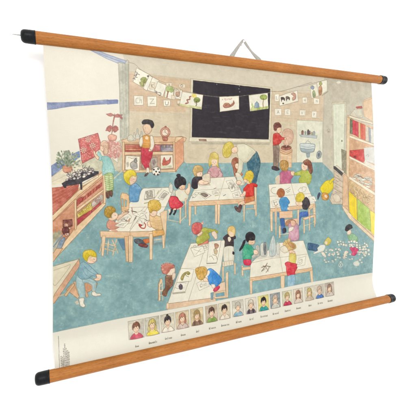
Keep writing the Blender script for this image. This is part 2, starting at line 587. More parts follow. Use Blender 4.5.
# ---- sink corner
T(290, 110, 50)
F("57 84 271 94 272 436 56 436", 'e2e0ca', '9a9684', w=.9)
F("78 206 226 214 222 236 92 222", 'c0c8c4', '6f7a7c', w=1)
for x, y, w_, h, c in ((104, 186, 9, 18, '8d6a5c'), (128, 190, 6, 13, '9aa09a'), (152, 184, 9, 22, '5f5a58'), (166, 188, 5, 15, '8d6a5c'), (182, 194, 6, 11, 'b0aa90'), (200, 192, 9, 15, 'a4acA4')):
    F([x - w_, y + h, x - w_, y - h * .4, x - w_ * .4, y - h, x + w_ * .4, y - h, x + w_, y - h * .4, x + w_, y + h], c, '5f574e', w=.8)
C("130 276 140 258 160 262 172 276", '6f7a7c', 1.3)
C("150 258 152 244", '6f7a7c', 1.3)
S("84 282 140 276 204 286 208 306 198 346 150 358 96 346 84 310", 'd3dad4', '6f7a7c', w=1.2)
C("88 298 150 310 202 302", '6f7a7c', 1.2)
S("88 318 150 326 202 322 198 342 150 352 96 342", 'a9b6b6', '6f7a7c', w=1)
F("134 360 166 360 162 392 140 392", 'a4b0b0', '5f6a6c')
C("150 392 146 430", '7d8888', 2)
L("244 260 250 330", '7d8888', 1)
S("226 352 246 338 262 356 256 392 232 406 220 388", '98a0a0', '5f6668')
S("234 366 244 356 248 376 238 394", '5f6668', None)
E(322, 172, 10, 14, 'd5ccb4', '8a8070')
E(322, 176, 3, 4, '5f574e', None)

# ---- jug stand and the boy at it
T(270, 120, 40 * 416 / 416)
TILE[2] = 40 / 277.0
F("70 196 152 200 150 330 74 330", 'e0c09c', '9a7a5c', g=1.4)
for k in range(3):
    L([76, 236 + k * 28, 148, 240 + k * 28], 'b8906a', .9, .5)
S("70 206 110 222 152 206 150 222 112 238 72 224", 'd8ac88', '8a654a')
E(112, 192, 36, 17, '9a5c4c', '6f4034', g=2)
E(112, 186, 26, 9, '70463c', None)
S("84 90 100 66 130 60 156 78 162 120 150 160 120 176 96 168 84 130", 'ddb69c', '9a705a', g=1.3, a=.92)
C("96 96 112 78 138 80 148 104", 'a8806a', .9)
C("98 120 120 112 146 126", 'b88a72', .9)
C("112 140 120 168 112 182", 'f0dcc4', 2.4)
S("24 40 36 20 62 18 78 38 74 60 62 56 48 70 30 66", '74443a', '4f302a', g=2)
S("48 60 62 52 76 54 78 78 66 92 50 86", SKIN, '8a5f4a')
S("24 62 36 58 42 72 34 76", '74443a', None)
F("58 68 61 70 60 72", '4f302a', None)
S("24 98 46 90 66 98 84 124 78 152 58 170 24 176 20 140", 'c8403c', '8a2a2a', g=1.4)
S("60 118 84 118 104 124 106 134 84 138 62 144", 'c8403c', '8a2a2a')
E(106, 130, 8, 7, SKIN, '8a5f4a')
F("20 176 60 172 66 190 60 330 22 322 24 250", '8f7a6c', '5f4c42', g=1.5)
L("42 190 42 322", '5f4c42', .9)
S("14 322 36 320 60 332 66 344 44 350 14 340", '4a3e40', '2f2628')

# ---- right bookcase and drawers
T(336, 90, 44)
F("258 100 300 78 345 66 350 300 268 250 256 180", 'e2c4a0', '9a7a5c', w=.9)
L("262 110 345 76", '8a6f54', .9)
for i in range(7):
    L([268 + i * 12, 120 - i * 3, 270 + i * 12, 240 + i * 6], 'c9a17c', .9, .4)
F("130 236 190 166 246 180 256 240 250 260 180 256", 'd9d0b8', '8a8070', w=.9)
F("188 160 244 152 250 172 196 176", 'b4564a', '7a3a34')
F("160 190 240 180 246 240 196 246", 'dcd6c0', '9a907a', w=.8)
F("118 238 345 306 350 326 128 262", 'eadcc0', '8a7358')
T(312, 66)
F("232 316 262 334 262 430 236 430", '5f6046', '45452f', g=2)
F("216 300 232 314 236 440 214 440", 'd8bf9c', '8a7358', w=.9)
T(340, 124, 40)
F("78 -70 360 40 360 600 70 600", 'd9b48e', None, g=1.4)
F("78 -80 110 -70 112 120 76 110", 'cdb593', None)
F("104 -54 134 -40 132 104 104 96", '6d6c50', '45452f', g=1.6)
F("132 -44 164 -30 164 118 132 104", 'cf3a42', '7a262c', g=1.2)
F("164 -30 192 -18 194 138 164 120", 'c93644', '7a262c', g=1.2)
F("192 -18 210 -10 216 150 194 140", 'e0c08a', '9a7a4c', g=1.2)
F("210 -10 236 2 240 160 216 150", 'd85a3c', '8a3c24', g=1.2)
F("236 0 264 12 266 170 240 160", 'dd6a4a', '8a3c24', g=1.2)
F("264 18 296 30 300 186 266 172", 'e0cdb4', '9a8a74', g=1.2)
F("296 34 318 44 322 194 300 186", '9aa0a0', '6a7072', g=1.2)
F("318 46 380 71 380 214 322 196", 'dcd8c8', '9a968a', g=1.2)
for x in (148, 178, 225, 250):
    L([x, -20, x + 2, 124], '8a343a', .8, .5)
F("78 108 380 217 380 241 80 134", 'efe3c8', '8a7358')
F("80 136 380 241 380 440 84 330", 'd6ab84', None, g=1.6)
for k in range(9):
    L([92 + k * 17, 150 + k * 7, 94 + k * 17, 262 + k * 6], 'b98c68', .9, .4)
F("92 276 246 262 256 384 232 404 92 322", 'cc3830', '7a2422', g=1.6)
L("100 292 150 340 246 386", '8a2c2a', .9, .6)
S("110 290 126 284 134 300 118 306", '9a2e2c', None)
S("142 336 160 326 170 344 154 352", '7a2626', None)
F("250 246 372 234 372 420 258 384", 'dcdad0', '8f8f88', w=.9)
for k in range(9):
    C([262, 262 + k * 13, 300, 256 + k * 14, 346, 268 + k * 14], '9a9c98', .9, .6)
C("270 330 290 318 300 330 288 342", '5f6468', 1.2)
F("82 326 260 412 380 475 380 497 80 348", 'efe3c8', '8a7358')
T(312, 134)
F("222 150 400 240 400 436 224 256", 'cfa47e', None, g=1.6)
for k in range(26):                                     # papers lying on the third shelf
    x = rnd.uniform(240, 350)
    y = 236 + (x - 236) * .45 + rnd.uniform(-14, 36)
    a_ = rnd.uniform(-.5, .9)
    w_ = rnd.uniform(14, 34)
    F([x, y, x + w_, y + w_ * a_ * .5, x + w_ * .8, y + w_ * a_ * .5 + 8, x - 4, y + 8], rnd.choice(['e6dfca', 'd5cfbc', 'efe9d8', 'c9c2ae']), rnd.choice(['6a6258', '8f8778']), w=.8)
for k in range(10):
    x = rnd.uniform(250, 340)
    C([x, 240 + (x - 240) * .45, x + 16, 236 + (x - 240) * .5, x + 30, 252 + (x - 240) * .45], '5a534c', 1, .7)
F("322 160 400 203 400 223 322 180", 'e4e2d8', None, a=.8)
F("216 250 400 367 400 387 218 268", 'f0e4ca', '8a7358')
F("218 268 400 387 400 682 226 492", 'd2b184', None, g=1.8)
T(312, 192)
for k in range(60):                                     # straw-like rolls above the folders
    x = rnd.uniform(232, 352)
    y = rnd.uniform(-70, -10) + (x - 230) * .55
    C([x, y, x + rnd.uniform(-14, 14), y + 14, x + rnd.uniform(-26, 26), y + rnd.uniform(18, 36)], rnd.choice(['8a7448', 'b49a64', 'd9c794', '6f6040', 'e6dbb4']), rnd.uniform(.9, 1.8), .75)
F("226 -4 272 36 276 172 258 160 228 120", 'f0d43a', '9a8428', g=1)
F("276 40 352 104 362 240 320 214 278 172", 'a8c45c', '6c7c40', g=1.4)
F("356 110 400 142 400 286 362 244", 'f0dc50', '9a8c34', g=1)
L("258 22 262 158", 'b4a438', 1, .7)
for k in range(7):
    L([284 + k * 10, 60 + k * 8, 288 + k * 10, 180 + k * 7], '98ac58', 1.2, .35)
F("184 90 222 116 222 70 186 40", 'dfba92', None)
F("186 -70 222 -40 224 118 240 146 400 297 400 318 226 160 186 96", 'e6cfae', '8a7358', g=1.2)
F("188 -66 222 -38 222 112 190 86", 'd9b48e', '8a7358')
L("226 130 398 280", 'f2e8d2', 1.6, .9)
# upright of bookcase above
T(312, 134)
F("184 240 218 256 222 440 188 440", 'dcb691', '8a7358')
F("212 -40 224 -36 226 262 214 256", 'e2c7a2', '8a7358', w=.9)
F("180 92 212 106 214 246 184 226", '8d876e', '5f5a48', g=1.8)
for k in range(4):
    L([186 + k * 7, 100 + k * 3, 188 + k * 7, 226 + k * 4], 'aaa48a', 1.1, .7)
T(0, 0, 416)
F("346.8 116.8 350 118.2 349.2 178 346.4 176", 'e2c7a2', '8a6a4c', w=.9)
# drawer unit
T(325, 160, 50)
F("76 66 150 128 146 366 60 366 40 330 66 250 74 160", 'd0bfa6', '7a6c5a', g=1.4)
F("72 52 86 54 152 108 140 130 74 72", '3b3a38', '262424')
F("84 52 100 44 160 96 152 108", 'd8cfba', '7a6c5a', w=.9)
for k, y in enumerate((112, 156, 202, 250, 300)):
    L([80 - k * 6, y - 22, 146, y + 26], '6f6252', 1.2, .85)
    C([94 - k * 3, y + 10, 108, y + 22, 120, y + 26], '5f5446', 1.4, .8)
    L([90 - k * 3, y + 2, 130, y + 34], 'e6dcc8', 1.6, .7)
S("66 300 90 280 120 300 130 340 90 350", 'ddd0b8', '8a7c68', w=.8)
# child in yellow at the drawers
S("-16 196 10 172 40 168 66 184 70 224 52 258 18 284 -20 276 -40 236", 'e8d23e', '9a8828')
C("10 190 30 220 24 262", 'b09a2c', 1.1, .6)
S("34 182 60 152 78 146 80 158 58 182 46 200", 'e8d23e', '9a8828')
E(78, 152, 7, 7, SKIN, '8a5f4a')
S("-30 290 -14 272 20 276 34 300 26 326 0 336 -24 322", 'c98e44', '8a5c28', g=2)
S("-6 296 10 288 22 304 10 318", SKIN, None)
S("-50 270 -38 280 -52 316 -60 330 -64 300", '3c3c50', '26263a')

# ---- left bookcase and its things
T(40, 182)
F("30 210 230 40 380 -70 400 -80 400 128 380 140 140 420 20 520 20 300", 'd9a887', None, g=1.4)
F("30 40 130 30 246 -20 230 50 60 220 30 250", 'c06a58', '8a443a', g=1.6)
for k in range(7):
    L([60, 70 + k * 22, 150, 30 + k * 18, 232, -10 + k * 9], '94463c', 1.2, .55)
for k in range(5):
    L([62, 80 + k * 24, 180, 28 + k * 18], 'd9917a', 1.6, .45)
F("30 225 80 200 230 56 400 -74 400 -52 236 82 84 232 30 262", 'e8c8a0', '8a6a4c')
L("60 226 232 66 396 -62", 'f2dfc0', 1.4, .8)
# compartment back and its wares
F("84 236 212 118 214 296 80 420 60 440 60 260", 'cf9474', '8a5f48', g=1.5)
F("222 106 388 -30 390 40 226 168", 'd29a7c', '8a5f48', g=1.5)
F("226 188 390 52 390 122 228 276", 'cf9c80', '8a5f48', g=1.5)
for k in range(9):
    x = 226 + k * 17
    y = 106 - k * 13.6
    F([x, y + 18, x + 16, y + 4, x + 16, y + 26, x, y + 40], rnd.choice(['b85c4c', 'c46e58', 'a84a42']), '7a342e', g=2, w=.8)
S("228 110 250 92 268 92 254 118 232 132", 'a8423c', '74302c', g=2)
F("224 166 390 40 390 54 226 184", 'ecd0aa', '8a6a4c', w=.9)
S("228 196 248 180 262 166 282 150 310 124 318 140 316 170 290 186 258 202 236 218", 'dcc466', '94803a', g=2)
for k in range(5):
    E(244 + k * 16, 192 - k * 13, 6, 6, rnd.choice(['e8d884', 'c8a848', 'f0e2a0']), '8a7840')
S("316 130 330 110 350 96 372 78 386 82 384 108 350 132 320 152", 'c4b8aa', '8a7f74', g=2)
for k in range(10):
    E(rnd.uniform(324, 380), 128 - rnd.uniform(0, 40), 6, 5, rnd.choice(['ddd6ca', 'a49c92', 'b8aea2', 'd0a090']), '7a7068', w=.8)
F("228 226 300 178 316 172 316 190 250 244 230 262", 'b44a4c', '7a3034', g=2)
F("316 170 370 122 372 136 318 190", 'bd5a56', '7a3034', g=2)
F("222 272 390 122 400 128 400 140 140 420 60 500 60 480", 'e8c8a0', '8a6a4c')
L("140 408 396 136", 'f4e6ca', 1.2, .7)
F("210 112 222 104 224 286 212 296", 'e6c69e', '8a6a4c', w=.9)
F("384 -60 400 -72 402 126 390 134", 'ecd0aa', '8a6a4c', w=.9)
# bottom-left compartment: doll and rolls
F("60 316 128 296 130 380 90 420 60 440", 'a8ae94', None, a=.8, g=2)
for k in range(5):
    L([70 + k * 3, 420 - k * 6, 104 + k * 10, 356 - k * 10], rnd.choice(['6a7a88', '8a98a0', 'd0d4cc']), 2.4, .8)
S("98 420 120 360 146 336 154 352 128 410 110 424", '8394a4', '566472', g=2)
F("140 232 196 228 198 270 178 276 140 274", '7a443e', '522c28', g=2)
E(160, 264, 14, 12, 'd8a88c', '70463a')
E(182, 282, 7, 7, 'e2c4a8', '70463a')
S("140 280 162 272 178 290 176 316 150 322 136 302", '6a3a38', '452624', g=2)
S("150 316 176 310 182 326 160 334", 'd8a88c', '70463a')
C("150 264 156 262", '3a2420', 1)
E(170, 318, 8, 6, 'e8dcc8', '70463a')
T(40, 250)
F("20 30 80 20 100 -10 140 -10 84 68 20 90", 'd8b08c', '8a6a4c')

# plant on the sill, the black tray with cups
T(48, 140, 50)
for k in range(50):
    x, y = 160 + rnd.gauss(0, 34), 178 + rnd.gauss(0, 26)
    E(x, y, rnd.uniform(6, 13), rnd.uniform(4, 7), rnd.choice(['a9b294', 'c4c8ae', '98a586', 'b8bea2']), '77806a', rot=rnd.uniform(0, 180), w=.6, ia=.5)
S("122 222 150 210 196 216 200 246 184 266 150 272 128 258", 'd99c7c', '94604a', g=1.6)
L("122 230 160 238 200 230", 'a86c54', 1, .7)
for k in range(120):
    x, y = rnd.uniform(84, 250), rnd.uniform(104, 228)
    bx, by = 158, 225
    if abs(x - 160) > 50 and y < 125:
        continue
    col = rnd.choice(['8c9a78', 'a8b494', '74826a', 'c2c8ac', '95a48a', '6a7868', 'b4b8a0'])
    a_ = math.atan2(y - by, x - bx)
    l = rnd.uniform(14, 26)
    ex, ey = x + l * math.cos(a_), y + l * math.sin(a_)
    nx, ny = -math.sin(a_) * l * .22, math.cos(a_) * l * .22
    S([x, y, (x + ex) / 2 + nx, (y + ey) / 2 + ny, ex, ey, (x + ex) / 2 - nx, (y + ey) / 2 - ny], col, '6f7a64', w=.7, g=2, ia=.55)
for k in range(12):
    t = rnd.uniform(-2.7, -.5)
    C([158, 222, 158 + 40 * math.cos(t), 222 + 50 * math.sin(t), 158 + 86 * math.cos(t), 222 + 92 * math.sin(t)], '6a7460', .9, .6)
for x, y in ((88, 112), (150, 102), (172, 98)):
    S([x - 8, y - 6, x + 2, y - 14, x + 12, y + 6, x + 16, y + 26, x + 2, y + 18], '8a967c', '5f6a58', w=.8)
F("30 350 120 280 230 230 290 216 350 190 416 190 416 262 250 330 130 390 30 392", 'd8cdb0', None, a=.0)
F("116 362 150 340 260 280 330 250 420 262 420 280 378 302 290 342 270 362 130 386", '37343a', '232026')
F("128 384 150 382 150 396 140 398", '37343a', '232026')
F("268 360 282 354 284 410 272 412", '37343a', '232026')
F("282 366 420 288 420 306 290 384", 'e6d8ba', '8a7358')
for k in range(38):
    x = rnd.uniform(150, 385)
    y = 340 - (x - 150) * .36 + rnd.uniform(-52, 18)
    E(x, y, rnd.uniform(8, 17), rnd.uniform(6, 11), rnd.choice(['d9cfc8', 'b4a8a8', 'ece4d8', '8a8084', 'c8bcb8', 'e6dccc', 'f0e8dc']), '4a4246', rot=rnd.uniform(-40, 30), w=.9, g=2)
for k in range(22):
    x = rnd.uniform(160, 380)
    y = 330 - (x - 150) * .36 + rnd.uniform(-55, 10)
    C([x, y, x + rnd.uniform(-12, 12), y - 14, x + rnd.uniform(-20, 20), y - rnd.uniform(14, 30)], '4a4246', 1.1, .8)

# poinsettia-patterned red panel, flower bush, girl in pale blue
T(78, 128, 50)
S("200 120 240 100 300 112 348 150 368 200 350 240 300 254 250 244 214 200", 'dcb2a2', None, g=1.8, a=.7)
for k in range(240):
    t, r_ = rnd.random() * 6.28, math.sqrt(rnd.random())
    x, y = 283 + 84 * r_ * math.cos(t), 178 + 76 * r_ * math.sin(t)
    E(x, y, rnd.uniform(5, 10), rnd.uniform(4, 7), rnd.choice(['d89a8e', 'e8c4b4', 'cf8a80', 'f0d8c8', 'dba89a', 'c8a89a']), 'b06c60', rot=rnd.uniform(0, 180), w=.6, ia=.5)
F("2 92 164 42 200 164 150 196 134 242 36 294", 'c65f5a', '7a2c30', g=1.8)
for k in range(330):
    u, v_ = rnd.random(), rnd.random()
    x = 8 + 150 * u + 32 * v_
    y = 92 - 46 * u + 190 * v_
    if x > 136 and y > 190 or y > 285 - (x - 36) * .5:
        continue
    E(x, y, rnd.uniform(2, 4), None, rnd.choice(['dd8a80', 'b04a4a', 'e6b4a8', 'ecd0c4']), None, a=.75)
for x, y in ((84, 92), (122, 146), (44, 184)):
    for k in range(8):
        t = k * .785 + .3
        S([x + 5 * math.cos(t), y + 5 * math.sin(t), x + 20 * math.cos(t + .22), y + 20 * math.sin(t + .22), x + 30 * math.cos(t), y + 30 * math.sin(t), x + 20 * math.cos(t - .22), y + 20 * math.sin(t - .22)], 'ecdcc8', 'a86860', w=.7)
    E(x, y, 5, None, 'e8cf9a', None)
S("184 150 196 138 214 140 220 170 210 192 194 190 186 174", 'f3d9bd', 'a07a62', g=1)
S("186 146 190 122 214 104 240 112 256 138 254 178 244 212 222 222 212 200 216 172 206 152", 'dab89c', 'a07a62', g=2)
hairlines(228, 158, 36, 24, 'a87c64')
C("192 164 196 166", '4a3834', 1.2)
S("168 196 184 204 196 230 226 244 214 262 176 268 160 242", 'a5cfc6', '6a9a94')
S("128 196 138 190 154 222 176 244 166 264 142 240", SKIN, '9a705a')
S("196 244 230 232 264 246 286 290 306 350 300 384 270 392 230 386 206 390 200 340 208 290", '9fccc4', '6a9a94', g=1.3)
C("240 262 250 320 246 380", '7fb0aa', 1, .6)
C("214 270 216 330 210 380", '7fb0aa', 1, .5)
for k in range(18):
    E(rnd.uniform(206, 298), rnd.uniform(340, 384), 4, 3, 'cfe2d8', None, a=.8)
S("188 156 200 160 196 180 186 178", SKIN, None)
T(90, 160, 40)
S("156 150 236 142 238 320 176 328 160 250", 'a3b878', '74864e', g=1.4)
for k in range(7):
    C([160, 168 + k * 22, 196, 176 + k * 22, 234, 164 + k * 22], 'dfe4c0', 2.2, .8)
L("198 160 200 320", '74864e', 1, .7)
S("168 330 200 322 206 360 196 396 172 392 166 360", '6f4c3c', '48302a', g=2)
S("204 322 230 316 236 350 226 380 208 366", '6f4c3c', '48302a', g=2)

# poinsettia plant behind
T(98, 90, 40)
F("84 250 108 246 132 240 162 258 150 270 130 274 106 266", 'c98a7c', '8a4a42', g=2)
F("156 262 182 258 206 250 226 256 254 258 236 272 214 284 180 282", 'c8847a', '8a4a42', g=2)
F("212 262 238 268 254 290 250 306 234 294", 'b8706a', '8a4a42', g=2)
C("172 280 160 330 152 380 150 430", '9a5a50', 2.4, .85)
F("80 424 90 394 106 376 128 366 150 384 146 402 124 408 104 424", 'c47c70', '8a4a42', g=2)
F("150 398 166 374 188 372 208 388 212 416 190 410 172 420", 'c87e72', '8a4a42', g=2)
T(108, 114)
S("-4 90 10 80 20 96 8 110", 'c47c70', '8a4a42', g=2)
S("28 88 50 80 58 100 40 112", 'bc7468', '8a4a42', g=2)
C("40 0 30 60 22 130", '9a5a50', 2, .8)
S("0 136 20 124 52 134 46 160 10 164", 'd9a08a', '9a604c', g=2)

# ---- back bookcase with books, boy in red trousers, clock
T(108, 114)
F("88 170 190 140 320 142 400 142 420 170 420 352 100 352", 'd8ae8a', '8a6a4c', g=1.3)
F("84 160 150 138 416 140 452 136 480 148 470 170 90 178", 'e0bd98', '8a6a4c', g=1.2)
F("100 186 400 186 400 232 100 234", 'a87860', '7a543e', g=1.8)
F("100 246 400 246 400 342 102 346", 'b8967c', '7a543e', g=1.8)
for k in range(4):
    F([106, 188 + k * 11, 204, 190 + k * 11, 204, 200 + k * 11, 106, 199 + k * 11], ['c4705a', 'b85a4c', 'd08a64', 'a85048'][k], '74362e', w=.8, g=2)
F("266 190 300 190 304 228 268 230", 'b8605c', '74362e', g=2)
F("286 188 318 190 320 226 290 228", 'c87470', '74362e', g=2)
for k in range(8):
    F([322 + k * 10, 190, 331 + k * 10, 190, 331 + k * 10, 228, 322 + k * 10, 228], rnd.choice(['8a8090', 'a8a09a', 'b87468', '7a7488', 'c8b4a4']), '5f4c4a', w=.8, g=2)
F("330 206 400 206 400 228 330 230", '989098', '5f5a5c', w=.8, g=2)
F("92 232 410 230 410 248 92 250", 'e6c8a2', '8a6a4c', w=.9)
F("88 172 100 172 102 352 88 356", 'e6c8a2', '8a6a4c', w=.9)
F("398 170 412 168 412 340 400 344", 'e6c8a2', '8a6a4c', w=.9)
F("94 344 410 338 416 352 96 360", 'e6c8a2', '8a6a4c', w=.9)
F("110 254 196 260 190 348 104 340", 'efe6d0', '8a7a66')
scrib(122, 268, 60, 8, 6, '6a625a', .9, 3)
S("138 300 160 286 176 300 178 330 154 338 138 322", 'a8a49c', '6a645c', g=2.4)
S("160 280 172 270 178 290 166 298", '8c8680', '5a544c', g=2)
S("112 300 126 292 128 318 116 324", 'b8ae9c', None, g=2)
F("262 270 300 266 300 330 264 334", 'b8aca0', '6a5c50', g=2)
S("270 284 286 276 294 300 280 316", '8a7c74', None, g=2)
F("322 252 396 250 398 330 324 336", 'efe6d0', '8a7a66')
S("334 290 344 264 354 286 372 282 384 264 380 296 360 312 340 310", 'c46a58', '8a3c34', g=2)
S("330 300 340 294 346 312 334 316", 'c46a58', None)
F("328 316 392 314 392 326 328 330", 'c8c8a0', None, a=.7, g=2)
F("206 262 226 260 228 330 208 330", 'c0b4a8', '6a5c50', g=2)
T(176, 114)
F("-8 172 44 142 48 290 -4 352", 'dfa684', '8a6a4c', g=1.3)
F("-8 168 0 140 46 140 -2 176", 'e8c8a2', '8a6a4c', w=.9)
T(108, 114)
# bottles on the bookcase
for x, y, h, w_, c in ((180, 130, 38, 12, 'cfd0c0'), (160, 140, 26, 8, 'd8d4c0'), (204, 136, 28, 9, 'c4c6b8')):
    S([x - w_, y + 22, x - w_, y, x - 4, y - 12, x - 3, y - h, x + 4, y - h, x + 5, y - 12, x + w_, y, x + w_, y + 22], c, '8a887a', w=.9, a=.85)
S("120 140 140 126 162 148 150 164 122 164", 'd0d0bc', '8a887a', w=.9, a=.8)
# clock
S("332 144 342 136 360 138 366 150 360 164 338 162", 'b4705c', '7a4234', g=2)
E(350, 112, 30, 31, 'c88a74', '7a4234', g=1.5)
E(349, 113, 20, 21, 'ecdcc4', '8a5a4a')
L("349 113 349 98", '5a3a34', 1.2)
L("349 113 360 118", '5a3a34', 1.2)
E(352, 78, 5, 4, 'b4705c', '7a4234')
# the boy
S("205 206 240 200 272 214 270 256 252 300 250 336 236 340 218 318 204 290 202 240", 'c8404e', '8a2834', g=1.5)
S("206 140 236 128 262 140 268 190 250 208 212 206 206 176", 'd99a50', '945f2c', g=1.5)
for k in range(4):
    L([210, 150 + k * 14, 256, 148 + k * 15], 'b87838', 1, .5)
S("196 150 210 138 214 172 204 200 196 196 190 176", 'ece2cc', '8a7a66')
S("258 132 276 140 284 186 268 226 252 222 260 190", 'ece2cc', '8a7a66')
S("236 134 248 146 238 156 226 148", 'f0d4b0', None)
E(256, 222, 8, 7, SKIN, '8a5f4a')
S("214 76 236 60 262 74 268 96 254 118 236 126 222 108", SKIN, '8a5f4a')
S("208 50 220 36 246 34 272 42 282 66 274 84 264 82 258 66 244 60 222 62 212 62", '2f2a2c', '1f1a1c')
C("226 84 230 86", '3a2a28', 1.2)
C("224 104 232 108", 'a8605a', 1)
S("236 330 250 330 254 356 240 366 232 378 222 376 232 360", 'eee4d0', '8a7a66')
S("228 366 244 356 248 366 234 380 222 382", '5a4844', None)
# football
E(296, 350, 27, 27, 'f0ead8', '4a4442', g=.6)
for dx, dy in ((-2, 2), (-16, -10), (10, -14), (18, 6), (-12, 18), (8, 20)):
    F([296 + dx - 6, 350 + dy, 296 + dx - 2, 350 + dy - 6, 296 + dx + 5, 350 + dy - 4, 296 + dx + 6, 350 + dy + 3, 296 + dx - 1, 350 + dy + 6], '322e30', None)

# ---------------------------------------------------------------- tables, chairs and children


def leg(x0, y0, x1, y1, w=1.1):
    """a printed table or chair leg, in photograph units of the current tile"""
    F([x0 - w, y0, x0 + w, y0, x1 + w * .8, y1, x1 - w * .8, y1], PALE, '9a7656', w=.8)


def sheet_of_paper(s, marks=3, col='f2ecd9', c2='7a7268'):
    F(s, col, '8a8070', w=.8)
    v = np.array([float(q) for q in s.split()]).reshape(-1, 2)
    c = v.mean(0)
    for _ in range(marks):
        p = [(c + (v[rnd.randrange(4)] - c) * rnd.uniform(.15, .65)) for _ in range(3)]
        C(np.array(p).ravel(), c2, .8, .7)


def chair(back, seat, legs, slats=2):
    """back: 4-point outline of the backrest, seat: 4 points, legs: x0 y0 x1 y1 ..."""
    for l in legs:
        leg(*l)
    if seat:
        F(seat, 'e8c8a0', '8a6a4c', w=.9)
    if back:
        v = np.array([float(q) for q in back.split()]).reshape(-1, 2)
        L(np.vstack([v, v[:1]]).ravel(), '8a6a4c', 2.6, .6)
        L(np.vstack([v, v[:1]]).ravel(), 'ecd2ae', 1.7, .95)
        for k in range(slats):
            t = (k + 1) / (slats + 1)
            p, q = v[0] + (v[3] - v[0]) * t, v[1] + (v[2] - v[1]) * t
            L([*p, *q], 'ecd2ae', 1.7, .9)
            L([*(p + 1.2), *(q + 1.2)], '8a6a4c', .7, .5)


# ===== far middle table, teacher and pupils
T(176, 114)
# girl with long fair hair in pink behind the table
F("222 308 250 308 254 340 218 340", 'f3d9bd', None)
S("194 352 212 326 238 318 264 328 284 368 280 398 196 402 190 376", 'd0a0a0', '8a5c62')
S("206 262 214 240 238 234 256 246 262 274 258 302 262 330 244 312 216 312 202 320 200 290", 'dcc676', '9a8440', g=1.6)
S("218 282 236 276 252 284 250 304 236 314 220 306", 'f3d9bd', None)
C("208 296 204 330", '9a8440', .9)
C("256 290 260 326", '9a8440', .9)
L("226 294 228 294", '4a3834', 1.2)
L("242 294 244 294", '4a3834', 1.2)
C("232 304 238 304", 'b0665c', 1)
S("200 348 190 372 206 392 226 396 226 384 212 372 214 356", 'd8acaa', '8a5c62')
S("268 346 286 370 272 392 250 396 250 384 264 372 260 356", 'd8acaa', '8a5c62')
E(228, 392, 8, 6, 'f3d9bd', '9a6a54')
E(250, 392, 8, 6, 'f3d9bd', '9a6a54')
L("192 220 214 208 226 212 250 206", '8d8474', .7, .6)
T(220, 135, 50)
# girl with brown hair under the teacher's arm
S("110 270 120 250 150 256 160 290 190 330 150 350 120 336", 'c97a58', '8a4c34')
S("96 236 104 202 130 186 152 198 158 226 140 232 128 246 134 280 140 306 128 330 116 316 108 270", 'a0624c', '6a3c2e', g=1.6)
S("126 244 142 234 156 244 158 270 144 284 128 270", 'f3d9bd', '9a6a54')
L("138 258 140 258", '4a3834', 1.2)
# teacher
S("228 216 296 136 322 172 336 226 328 290 312 340 300 398 268 400 266 330 262 300 236 292", '3f6676', '2a4450', g=1.5)
C("300 150 312 230 290 300", '34586a', 1.4, .6)
S("138 82 170 74 204 74 252 98 298 138 272 172 240 214 224 224 196 226 190 250 186 292 168 324 150 340 132 328 146 292 154 250 152 190 142 146", 'e6e1c6', '8a846a', g=.8)
C("152 190 170 200 190 226", '9a947a', .9, .6)
C("240 214 230 190 240 160", '9a947a', .9, .4)
F("196 228 232 222 236 290 210 296 192 290", '86adae', None, a=.0)
S("20 132 36 80 56 64 84 54 108 74 114 96 108 130 92 160 70 184 40 186 26 166", 'dcc868', '9a8636', g=1.8)
for k in range(14):
    x, y = rnd.uniform(36, 96), rnd.uniform(76, 150)
    C([x, y, x - 6, y + 14, x - 2, y + 28], 'a8923e', .8, .6)
S("96 116 116 100 140 98 148 130 138 146 112 150 98 140", 'f3d9bd', '9a6a54')
C("120 100 140 90 150 86", '9a846a', .9, .5)
S("132 328 150 340 146 356 128 350", 'f3d9bd', '9a6a54')

# middle table
T(0, 0, 416)
F("199.4 178.4 235 176.4 244.3 198.6 188.4 201.6", TOP, '8d7a60', g=.6)
L("193.5 190.4 240 187.6", '8d7a60', .9, .7)
L("225 177 218.4 200", '8d7a60', .9, .7)
F("188.4 201.6 244.3 198.6 244.4 203.4 188.6 206.2", 'e6c49e', '8d6a4a', w=.9)
for k in range(7):
    L([191 + k * 7.4, 203 - k * .4, 194.5 + k * 7.4, 204.6 - k * .4], 'b98c64', .8, .6)
F("188.5 206 191.3 206 190.6 225.6 188.9 225.6", PALE, '9a7656', w=.8)
F("215 204.4 217.4 204.4 217.1 223.6 215.2 223.6", PALE, '9a7656', w=.8)
F("217.6 204.4 220 204.3 219.6 224 217.8 224", PALE, '9a7656', w=.8)
F("194.6 206 196.2 206 195.9 214.6 194.7 214.6", PALE, '9a7656', w=.7)
T(176, 182)
F("134 66 170 58 216 82 178 104", 'efe8d4', '7a7064', w=.9)
S("150 72 172 66 196 80 178 92", '8a7a70', '4f443e', g=2)
F("132 10 190 6 210 18 148 24", 'efe8d4', '7a7064', w=.8)
T(215, 170, 50)
sheet_of_paper("92 92 142 82 196 160 136 182", 6)
for k in range(12):
    x = rnd.uniform(104, 190)
    C([x, rnd.uniform(96, 170), x + 12, rnd.uniform(96, 170), x + 22, rnd.uniform(110, 176)], '7a7268', .9, .7)
sheet_of_paper("146 196 200 180 216 224 154 232", 4)
